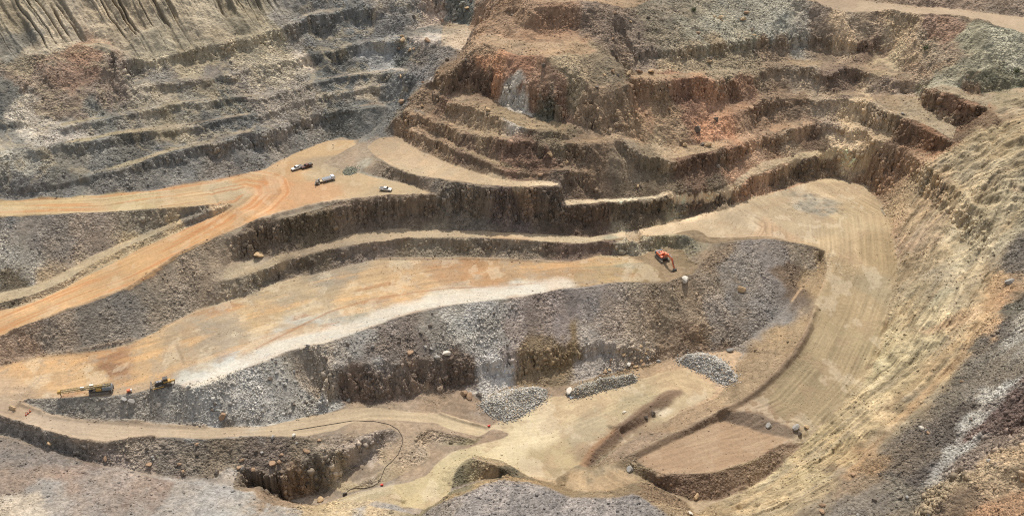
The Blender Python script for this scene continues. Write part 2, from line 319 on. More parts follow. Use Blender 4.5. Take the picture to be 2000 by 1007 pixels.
# the country around the pit
outer = [(-420, 90, 34), (-200, 90, 24), (0, 90, 14), (200, 90, 30), (420, 90, 62), (-420, 250, 40), (-420, 340, 70), (-420, 420, 108), (-420, 700, 135),
         (420, 250, 100), (420, 340, 108), (420, 420, 112), (420, 700, 130), (0, 700, 135), (-200, 700, 138), (200, 700, 132),
         (-240, 480, 120), (-120, 496, 104), (0, 500, 104), (120, 492, 106), (240, 485, 107), (-300, 330, 70), (-300, 395, 98), (-290, 280, 42), (300, 250, 86), (300, 330, 100)]
tp.append(np.array([(o[0], o[1]) for o in outer], float)); tz.append(np.array([o[2] for o in outer], float))
tp = np.concatenate(tp); tz = np.concatenate(tz)
# drop points closer than half a metre to an earlier one
cell = {}
keep = []
for i, (x, y) in enumerate(tp):
    c = (int(x // 0.7), int(y // 0.7))
    if c in cell:
        continue
    cell[c] = i; keep.append(i)
tp, tz = tp[keep], tz[keep]
vv, _, ff, ov, _, _ = delaunay_2d_cdt([Vector(p) for p in tp], [], [], 0, 1e-5)
tv = np.array([(v[0], v[1]) for v in vv]); tzz = np.array([tz[o[0]] if o else 0.0 for o in ov])

def raster(x0, y0, gs, nx, ny):
    H = np.full((ny, nx), np.nan, np.float32)
    for f in ff:
        (ax, ay), (bx, by), (cx, cy) = tv[f[0]], tv[f[1]], tv[f[2]]
        i0 = max(0, int(math.ceil((min(ax, bx, cx) - x0) / gs))); i1 = min(nx - 1, int((max(ax, bx, cx) - x0) / gs))
        j0 = max(0, int(math.ceil((min(ay, by, cy) - y0) / gs))); j1 = min(ny - 1, int((max(ay, by, cy) - y0) / gs))
        if i1 < i0 or j1 < j0:
            continue
        det = (by - cy) * (ax - cx) + (cx - bx) * (ay - cy)
        if abs(det) < 1e-9:
            continue
        X = x0 + np.arange(i0, i1 + 1) * gs; Y = (y0 + np.arange(j0, j1 + 1) * gs)[:, None]
        l1 = ((by - cy) * (X - cx) + (cx - bx) * (Y - cy)) / det
        l2 = ((cy - ay) * (X - cx) + (ax - cx) * (Y - cy)) / det
        l3 = 1 - l1 - l2
        m = (l1 >= -1e-6) & (l2 >= -1e-6) & (l3 >= -1e-6)
        z = l1 * tzz[f[0]] + l2 * tzz[f[1]] + l3 * tzz[f[2]]
        sub = H[j0:j1 + 1, i0:i1 + 1]
        sub[m] = z[m]
    return H

def blur(a, r, n=2):
    k = 2 * r + 1
    for _ in range(n):
        for ax in (0, 1):
            p = [(0, 0), (0, 0)]; p[ax] = (r + 1, r)
            c = np.cumsum(np.pad(a, p, mode='edge'), axis=ax, dtype=np.float64)
            n_ = a.shape[ax]
            a = ((np.take(c, np.arange(k, k + n_), ax) - np.take(c, np.arange(0, n_), ax)) / k).astype(np.float32)
    return a

def bil(A, fx, fy):
    fx = np.clip(fx, 0, A.shape[1] - 1.001); fy = np.clip(fy, 0, A.shape[0] - 1.001)
    ix = fx.astype(np.int32); iy = fy.astype(np.int32); tx = fx - ix; ty = fy - iy
    return (A[iy, ix] * (1 - tx) + A[iy, ix + 1] * tx) * (1 - ty) + (A[iy + 1, ix] * (1 - tx) + A[iy + 1, ix + 1] * tx) * ty

H0 = raster(X0, Y0, GS, NX, NY)
H0[np.isnan(H0)] = 20.0
HS = blur(H0, 2, 2)

def hz(A, x, y):
    return bil(A, (np.asarray(x, float) - X0) / GS, (np.asarray(y, float) - Y0) / GS)

def cast(u, v, A=None):
    """first hit of a survey sight line on the surface"""
    A = HS if A is None else A
    dx, dy, dz = [float(c) for c in ray(u, v)]
    t = (125 - CAM_Z) / dz
    st = 0.5
    for _ in range(3000):
        x, y, z = dx * t, dy * t, CAM_Z + dz * t
        if x < X0 or x > X1 or y < Y0 or y > Y1:
            h = -1e9
        else:
            h = float(hz(A, x, y))
        if z <= h:
            if st < 0.02:
                break
            t -= st; st *= 0.25
        t += st
    return x, y, z

XX, YY = np.meshgrid(gx, gy)

def slope_of(A):
    dzy, dzx = np.gradient(A, GS)
    return dzx, dzy, np.hypot(dzx, dzy)

def spoly(text):
    """polygon of survey points -> ground coordinates"""
    P = [tuple(map(float, t.split(',')[:2])) for t in text.split()]
    return np.array([cast(*p)[:2] for p in P])

def inpoly(P, x, y):
    out = np.zeros(x.shape, bool)
    m = (x >= P[:, 0].min()) & (x <= P[:, 0].max()) & (y >= P[:, 1].min()) & (y <= P[:, 1].max())
    xs, ys = x[m], y[m]; r = np.zeros(xs.shape, bool)
    j = len(P) - 1
    for i in range(len(P)):
        xi, yi = P[i]; xj, yj = P[j]
        c = ((yi > ys) != (yj > ys)) & (xs < (xj - xi) * (ys - yi) / ((yj - yi) if yj != yi else 1e-9) + xi)
        r ^= c; j = i
    out[m] = r
    return out

def pmask(text, soft=2, wob=0.6):
    P = spoly(text)
    wx = XX + WOBX * wob; wy = YY + WOBY * wob
    return blur(inpoly(P, wx, wy).astype(np.float32), soft, 2) if soft else inpoly(P, wx, wy).astype(np.float32)

def track(text, reach):
    """arc length and side distance from a surveyed centre line; valid within reach metres"""
    P = spoly(text)
    S = np.zeros(XX.shape, np.float32); T = np.full(XX.shape, 1e3, np.float32); B = np.full(XX.shape, 1e3, np.float32)
    acc = 0.0
    for a, b in zip(P[:-1], P[1:]):
        ln = float(np.hypot(*(b - a))); e = (b - a) / ln
        i0 = np.searchsorted(gx, min(a[0], b[0]) - reach); i1 = np.searchsorted(gx, max(a[0], b[0]) + reach)
        j0 = np.searchsorted(gy, min(a[1], b[1]) - reach); j1 = np.searchsorted(gy, max(a[1], b[1]) + reach)
        if i1 > i0 and j1 > j0:
            x = XX[j0:j1, i0:i1] - a[0]; y = YY[j0:j1, i0:i1] - a[1]
            s = np.clip(x * e[0] + y * e[1], 0, ln); ddx = x - s * e[0]; ddy = y - s * e[1]
            dd = np.hypot(ddx, ddy); m = dd < B[j0:j1, i0:i1]
            B[j0:j1, i0:i1][m] = dd[m]; S[j0:j1, i0:i1][m] = (acc + s)[m]
            T[j0:j1, i0:i1][m] = (np.sign(e[0] * y - e[1] * x) * dd)[m]
        acc += ln
    return S, T, B

WOBX = fbm(XX / 9, YY / 9, 4, 41) * 2.4
WOBY = fbm(XX / 9, YY / 9, 4, 57) * 2.4
# ------------------------------------------------------------------ surface character: crags, rubble, gullies, wheel tracks
slump = sstep(0.0, 0.45, fbm(XX / 24, YY / 24, 3, 37)) * sstep(50, 56, H0) * (0.85 * (XX < -35) + 0.75 * (XX >= -35))
slump = blur(slump.astype(np.float32), 6, 2)
H0 = H0 * (1 - 0.5 * slump) + blur(H0, 12, 2) * 0.5 * slump
dzx, dzy, SL = slope_of(blur(H0, 3, 2))
FACE = sstep(1.1, 1.7, SL)
FD = blur(FACE, 4, 2)
n7x, n7y = fbm(XX / 6.5, YY / 6.5, 3, 3), fbm(XX / 6.5, YY / 6.5, 3, 11)
farw = sstep(46, 56, H0)
n2x, n2y = fbm(XX / 1.9, YY / 1.9, 4, 23, 0.65), fbm(XX / 1.9, YY / 1.9, 4, 31, 0.65)
n15x, n15y = fbm(XX / 15, YY / 15, 3, 43), fbm(XX / 15, YY / 15, 3, 47)
wx = farw * (2.4 * n15x + 1.3 * n7x + 0.5 * n2x) + FD * (1.6 * n7x + 1.9 * n2x) + 0.5 * n7x + 0.3 * n2x
wy = farw * (2.4 * n15y + 1.3 * n7y + 0.5 * n2y) + FD * (1.6 * n7y + 1.9 * n2y) + 0.5 * n7y + 0.3 * n2y
H1 = bil(H0, (XX + wx - X0) / GS, (YY + wy - Y0) / GS).astype(np.float32)
_, _, SL1 = slope_of(blur(H1, 1, 1))
FACE1 = sstep(1.1, 1.8, SL1)
TAL = sstep(0.32, 0.5, SL) * (1 - FACE)
FLAT = 1 - sstep(0.18, 0.4, SL)

# areas
M_HAUL = pmask('-200,645 0,656 150,601 250,566 350,498 420,468 500,430 540,416 618,397 674,390 736,383 800,383 846,380 838,374 800,358 715,342 655,326 632,317 664,301 697,282 690,273 640,274 570,301 520,329 462,343 348,362 278,374 132,385 0,392 -200,398 -200,418 0,423 200,416 380,404 430,398 447,398 452,404 430,416 350,451 280,484 200,523 130,562 60,592 0,609 -200,645', 2, 0.4)
M_LOWRD = pmask('-150,748 -40,768 31,780 59,793 101,810 139,817 195,824 299,827 400,833 520,831 597,813 667,800 729,796 813,803 868,806 917,824 962,834 934,852 882,838 848,824 778,820 729,819 684,826 653,841 600,851 520,850 400,857 306,853 261,859 202,866 156,862 90,845 38,824 0,813 -150,790', 2, 0.4)
M_OB = pmask('-150,735 0,716 70,695 146,690 208,681 264,667 313,643 382,605 452,584 500,571 521,552 615,535 681,518 743,505 799,504 865,504 952,505 1020,509 1112,511 1175,500 1230,500 1290,530 1300,548 1220,551 1095,565 1020,579 952,587 879,596 823,606 778,618 722,639 674,657 632,671 556,687 520,706 487,716 417,747 375,761 344,748 299,759 264,769 195,776 122,778 63,778 0,783 -150,770', 2, 0.5)
M_FLOOR = pmask('640,984 700,962 760,946 830,925 880,880 930,866 1000,846 955,832 990,815 1040,790 1070,770 1110,776 1180,757 1245,745 1300,722 1340,718 1400,750 1395,775 1330,800 1250,850 1185,890 1130,905 1080,935 1030,930 985,900 925,890 890,925 850,985 800,992 750,975', 3, 0.8)
M_RAMP = pmask('1612,490 1616,530 1585,620 1560,680 1500,740 1450,790 1350,840 1235,890 1260,915 1400,922 1560,868 1640,800 1690,740 1725,680 1740,620 1748,560 1752,500 1740,450 1722,402 1690,362 1640,350 1600,352 1500,380 1446,392 1400,412 1330,428 1380,465 1500,462 1584,477', 3, 0.8)
M_TONG = pmask('715,287 745,312 771,328 813,344 851,348 934,361 1020,367 1092,364 1090,358 1000,352 934,337 868,315 802,284 785,267 740,270', 2, 0.4)
M_LEDGE = pmask('424,552 500,533 570,507 636,490 708,476 792,465 882,464 952,466 1043,471 1136,476 1244,471 1307,459 1400,440 1446,391 1373,423 1293,439 1216,453 1150,463 1067,458 945,451 834,449 743,449 674,460 615,481 535,501', 2, 0.3)
M_TOPRD = pmask('1560,-20 1602,10 1655,25 1730,22 1790,33 1870,34 1930,46 2000,66 2150,100 2150,55 2000,34 1900,22 1820,14 1720,6 1640,-5', 2, 0.4)
M_GUL = pmask('-200,-60 650,-60 600,15 555,42 520,58 450,74 350,96 265,106 225,98 188,80 140,82 60,104 0,115 -200,140', 5, 0.6)
M_RW = pmask('1760,440 1800,330 1880,290 1960,200 2100,140 2120,260 1998,400 1955,500 1935,620 1868,730 1720,880 1560,992 1440,1010 1410,975 1500,922 1562,868 1640,800 1722,680 1745,560', 6, 1.0)
M_DARK = pmask('2120,280 1998,405 1955,500 1952,560 1935,620 1868,730 1720,880 1560,992 1500,1060 1780,1070 1860,972 1950,912 2150,840', 4, 0.8)
M_FG = pmask('-200,820 0,850 94,876 195,907 348,938 417,942 487,959 545,983 625,997 690,989 765,974 818,1012 850,1150 -250,1150', 3, 0.6)
M_FR = pmask('823,1008 848,990 882,973 917,959 952,943 1025,940 1077,955 1112,969 1195,972 1237,963 1268,980 1303,1007 1330,1100 820,1100', 2, 0.5)
M_B45 = pmask('1105,402 1165,399 1270,390 1359,384 1425,378 1467,346 1500,337 1530,322 1574,309 1640,306 1640,287 1580,294 1530,305 1490,317 1450,340 1410,364 1360,375 1310,377 1250,384 1180,390 1100,390', 1, 0.5)
HARD = np.clip(0.8 * M_B45 + M_HAUL + M_LOWRD + M_OB + M_FLOOR + M_RAMP + M_TONG + M_LEDGE + M_TOPRD, 0, 1)

H = H1
# crags on the steep faces
rid = 1 - np.abs(fbm(XX / 3.1, YY / 3.1, 4, 71))
H = H + farw * (XX > -60) * (1 - HARD) * (1 - M_RW) * (0.9 * fbm(XX / 5.5, YY / 5.5, 5, 85, 0.62) + 0.5 * (0.5 - np.abs(fbm(XX / 3.2, YY / 3.2, 3, 87))))
tq = H / 2.7 + 1.6 * fbm(XX / 5, YY / 5, 3, 66)
tf = tq - np.floor(tq)
H = H + (FD * sstep(-0.25, 0.35, fbm(XX / 9, YY / 9, 3, 68)) * 0.75 * 2.7 * (sstep(0.25, 0.95, tf) - tf)).astype(np.float32)
H = H + FD * (0.7 * (rid - 0.8) + 0.4 * fbm(XX / 1.1, YY / 1.1, 2, 77))
# blocky rubble on slopes
cob = np.clip(vnoise(XX / 0.95, YY / 0.95, 5) - 0.55, 0, 1) * 1.5 + np.clip(vnoise(XX / 1.9, YY / 1.9, 6) - 0.6, 0, 1) * 1.6
M_SIDE = pmask('1612,495 1616,530 1585,620 1560,680 1500,740 1450,790 1345,833 1232,884 1185,890 1250,850 1330,804 1400,775 1438,730 1442,692 1465,660 1540,597 1605,510', 3, 0.6)
M_BEL = pmask('0,826 90,848 156,864 205,868 306,856 400,860 520,854 640,852 740,842 640,880 520,912 487,952 417,936 348,932 195,901 94,870 0,844', 2, 0.5)
CHU = fbm(XX / 4.5 + 0.6 * n7x, YY / 34, 4, 95, 0.6)
RUB = np.clip(0.7 * M_BEL + TAL * (0.55 + 0.9 * CHU + 0.6 * fbm(XX / 14, YY / 14, 3, 90)) + 0.8 * M_FR + 0.4 * M_FG + 0.6 * M_DARK * (0.6 + fbm(XX / 8, YY / 8, 3, 19)), 0, 1) * (1 - HARD) * (1 - 0.85 * M_SIDE) * (1 - 0.8 * M_GUL) * (1 - 0.9 * M_RW)
H = H + RUB * cob * 0.75
# broad unevenness
H = H + (1 - 0.85 * HARD) * 0.55 * fbm(XX / 8, YY / 8, 4, 101) + 0.10 * fbm(XX / 5, YY / 5, 4, 111) * (1 - 0.5 * M_HAUL)

# erosion gullies on the sandy slope, top left
ga, gb = np.array(cast(255, 5)[:2]), np.array(cast(303, 85)[:2])
ge = (gb - ga) / np.hypot(*(gb - ga)); gnv = np.array([-ge[1], ge[0]])
gs_ = (XX - ga[0]) * ge[0] + (YY - ga[1]) * ge[1]
gt_ = (XX - ga[0]) * gnv[0] + (YY - ga[1]) * gnv[1]
gt_ = gt_ + 1.6 * fbm(gs_ / 16, gt_ / 9, 3, 131) + 0.25 * gs_ * (0.004 * gt_)
g1 = np.abs(vnoise(gt_ / 3.4, gs_ / 90, 14) - 0.5) * 2
g2 = np.abs(vnoise(gt_ / 1.9, gs_ / 45, 15) - 0.5) * 2
g3 = np.abs(vnoise(gt_ / 0.9, gs_ / 25, 16) - 0.5) * 2
g0 = vnoise(gt_ / 14, gs_ / 40, 17)
GUL = 2.6 * (1 - sstep(0, 0.26, g1)) * (0.45 + 1.0 * g0) + 0.8 * (1 - sstep(0, 0.22, g2)) * (0.2 + g0) + 0.3 * (1 - sstep(0, 0.4, g3)) + 0.8 * sstep(0.1, 0.9, g1)
fan = sstep(0.0, 0.5, M_GUL) * sstep(93, 99, H0 + 1.5 * fbm(XX / 6, YY / 6, 2, 8))
H = H - M_GUL * GUL * (0.25 + 0.75 * fan)

# dipping streaks on the right-hand wall
def aniso(p, q, la, lb, seed, octv=4):
    a, b = np.array(cast(*p)[:2]), np.array(cast(*q)[:2])
    e = (b - a) / np.hypot(*(b - a))
    s = XX * e[0] + YY * e[1]; t = -XX * e[1] + YY * e[0]
    t = t + 1.3 * fbm(s / 18, t / 18, 3, seed + 5)
    return fbm(s / la, t / lb, octv, seed)
ST1 = aniso((1640, 900), (1830, 745), 17, 1.9, 141)
ST2 = aniso((1800, 340), (1950, 262), 15, 1.8, 151)
up = sstep(40, 50, H0)
S7, T7, B7 = track('1330,1030 1430,990 1550,940 1650,870 1740,790 1830,690 1900,590 1960,470 2020,370', 70)
T7 = T7 + 2.2 * fbm(XX / 22, YY / 22, 3, 143)
RIB = np.where(B7 < 69, fbm(S7 / 30, T7 / 1.7, 4, 146), 0) ; RIF = np.where(B7 < 69, fbm(S7 / 16, T7 / 0.8, 3, 148), 0)
STR = (0.35 * ST1 + 0.9 * RIB) * (1 - up) + (0.6 * ST2 + 0.7 * RIB) * up
lump = 1 - np.abs(fbm(XX / 7, YY / 7, 4, 161))
STR = STR * (0.35 + 1.3 * vnoise(XX / 11, YY / 11, 163))
led = H / 5.5 + 0.9 * fbm(XX / 16, YY / 16, 3, 167); lf = led - np.floor(led)
H = H + (M_RW * sstep(-0.15, 0.3, fbm(XX / 14, YY / 14, 3, 169)) * 0.5 * 5.5 * (sstep(0.45, 1.0, lf) - lf)).astype(np.float32)
STF = RIF
H = H + M_RW * (1.15 * STR + 0.35 * STF + 1.1 * (lump - 0.75) + 0.7 * fbm(XX / 2.6, YY / 2.6, 4, 165, 0.6))
H = H + M_DARK * (0.5 * ST1)
# wheel and dozer tracks
S1, T1, B1 = track('-150,655 0,632 140,573 250,533 350,485 430,440 490,400 512,378 508,362 480,358 420,370 350,380 200,399 0,407 -150,410', 13)
S2, T2, B2 = track('-100,745 0,745 140,735 300,690 450,640 600,600 750,570 900,548 1050,540 1200,530 1300,525', 30)
S3, T3, B3 = track('1600,370 1690,420 1700,520 1665,620 1615,720 1540,800 1430,850 1300,900', 40)
S4, T4, B4 = track('-100,765 0,795 100,825 250,840 400,845 520,841 620,830 720,808 830,812 960,842 1060,830 1200,770 1330,735 1400,755', 9)
S5, T5, B5 = track('1100,364 1000,359 900,340 800,300', 14)
def lanes(S, T, a, b, seed):
    return fbm(S / a, T / b, 3, seed)
H = H.astype(np.float32)
S6, T6, B6 = track('1250,906 1330,890 1420,868 1550,852', 14)
TR6 = lanes(S6, T6, 18, 0.8, 196) * (B6 < 14)
HB2 = pmask('1215,478 1262,468 1310,458 1350,468 1365,500 1350,535 1320,520 1300,515 1270,520 1235,505', 4, 1.0)
HB3 = pmask('1268,585 1305,592 1335,635 1378,636 1392,670 1340,690 1300,700 1275,660', 4, 1.0)
H = H + HB2 * 1.3 * (1 - np.exp(-(((XX - cast(1298, 510)[0]) ** 2 + (YY - cast(1298, 510)[1]) ** 2) / 40.0))) * np.clip(fbm(XX / 4.5, YY / 4.5, 4, 198, 0.6) + 0.15, -0.1, 1)
H = H + HB3 * 1.8 * (np.abs(fbm(XX / 6, YY / 6, 4, 199, 0.6)) * 1.6 - 0.3)
HUM = pmask('1530,395 1580,378 1640,392 1660,420 1600,425 1545,415', 6, 1.0)
H = H + HUM * 1.5 * np.clip(fbm(XX / 4, YY / 4, 4, 197) + 0.2, 0, 1)
TR1 = lanes(S1, T1, 34, 0.9, 171); TR2 = lanes(S2, T2, 26, 1.5, 181); TR3 = lanes(S3, T3, 30, 0.8, 191); TR3 = TR3 * (0.3 + 1.2 * vnoise(XX / 8, YY / 8, 195)); TR4 = lanes(S4, T4, 22, 0.7, 201)
H = H + M_HAUL * 0.10 * TR1 * (B1 < 13) + M_OB * 0.10 * TR2 + np.clip(M_RAMP + 0.6 * M_SIDE, 0, 1) * 0.16 * TR3 + 0.14 * TR6 + 0.08 * TR4 * (B4 < 9)

# windrows along the drops
def windrow(text, h, w):
    global H, BERM
    _, _, Bq = track(text, 4 * w)
    p = np.exp(-(Bq / w) ** 2) * (0.7 + 0.6 * vnoise(XX / 3, YY / 3, 331))
    H = (H + h * p + 0.25 * p * fbm(XX / 1.2, YY / 1.2, 2, 333)).astype(np.float32); BERM = np.maximum(BERM, p)
BERM = np.zeros(H.shape, np.float32)
windrow('505,436 545,421 620,402 676,394 738,387 800,386 845,384', 1.2, 1.3)
windrow('20,648 150,597 250,562 350,494 420,464 490,434', 0.5, 0.7)
windrow('45,790 100,812 160,821 300,829 400,833', 0.7, 0.8)
windrow('0,815 90,843 156,860 205,864 300,852', 0.9, 0.9)
windrow('0,714 70,693 150,688 264,665', 0.6, 0.8)
windrow('743,506 865,505 960,506 1110,512', 0.5, 0.6)
windrow('860,808 915,826 950,835', 0.7, 0.7)
windrow('1730,23 1790,33 1870,34 1930,46', 1.2, 1.2)
windrow('690,478 760,473 800,466', 0.4, 0.5)
windrow('1592,600 1578,650 1555,690 1520,728 1480,764 1440,790 1408,806', 1.3, 1.1)

# the outermost strip eases into the country beyond
edge = np.minimum(np.minimum(XX - X0, X1 - XX), np.minimum(YY - Y0, Y1 - YY))
ew = sstep(0, 14, edge).astype(np.float32)
H = (H * ew + HS * (1 - ew)).astype(np.float32)
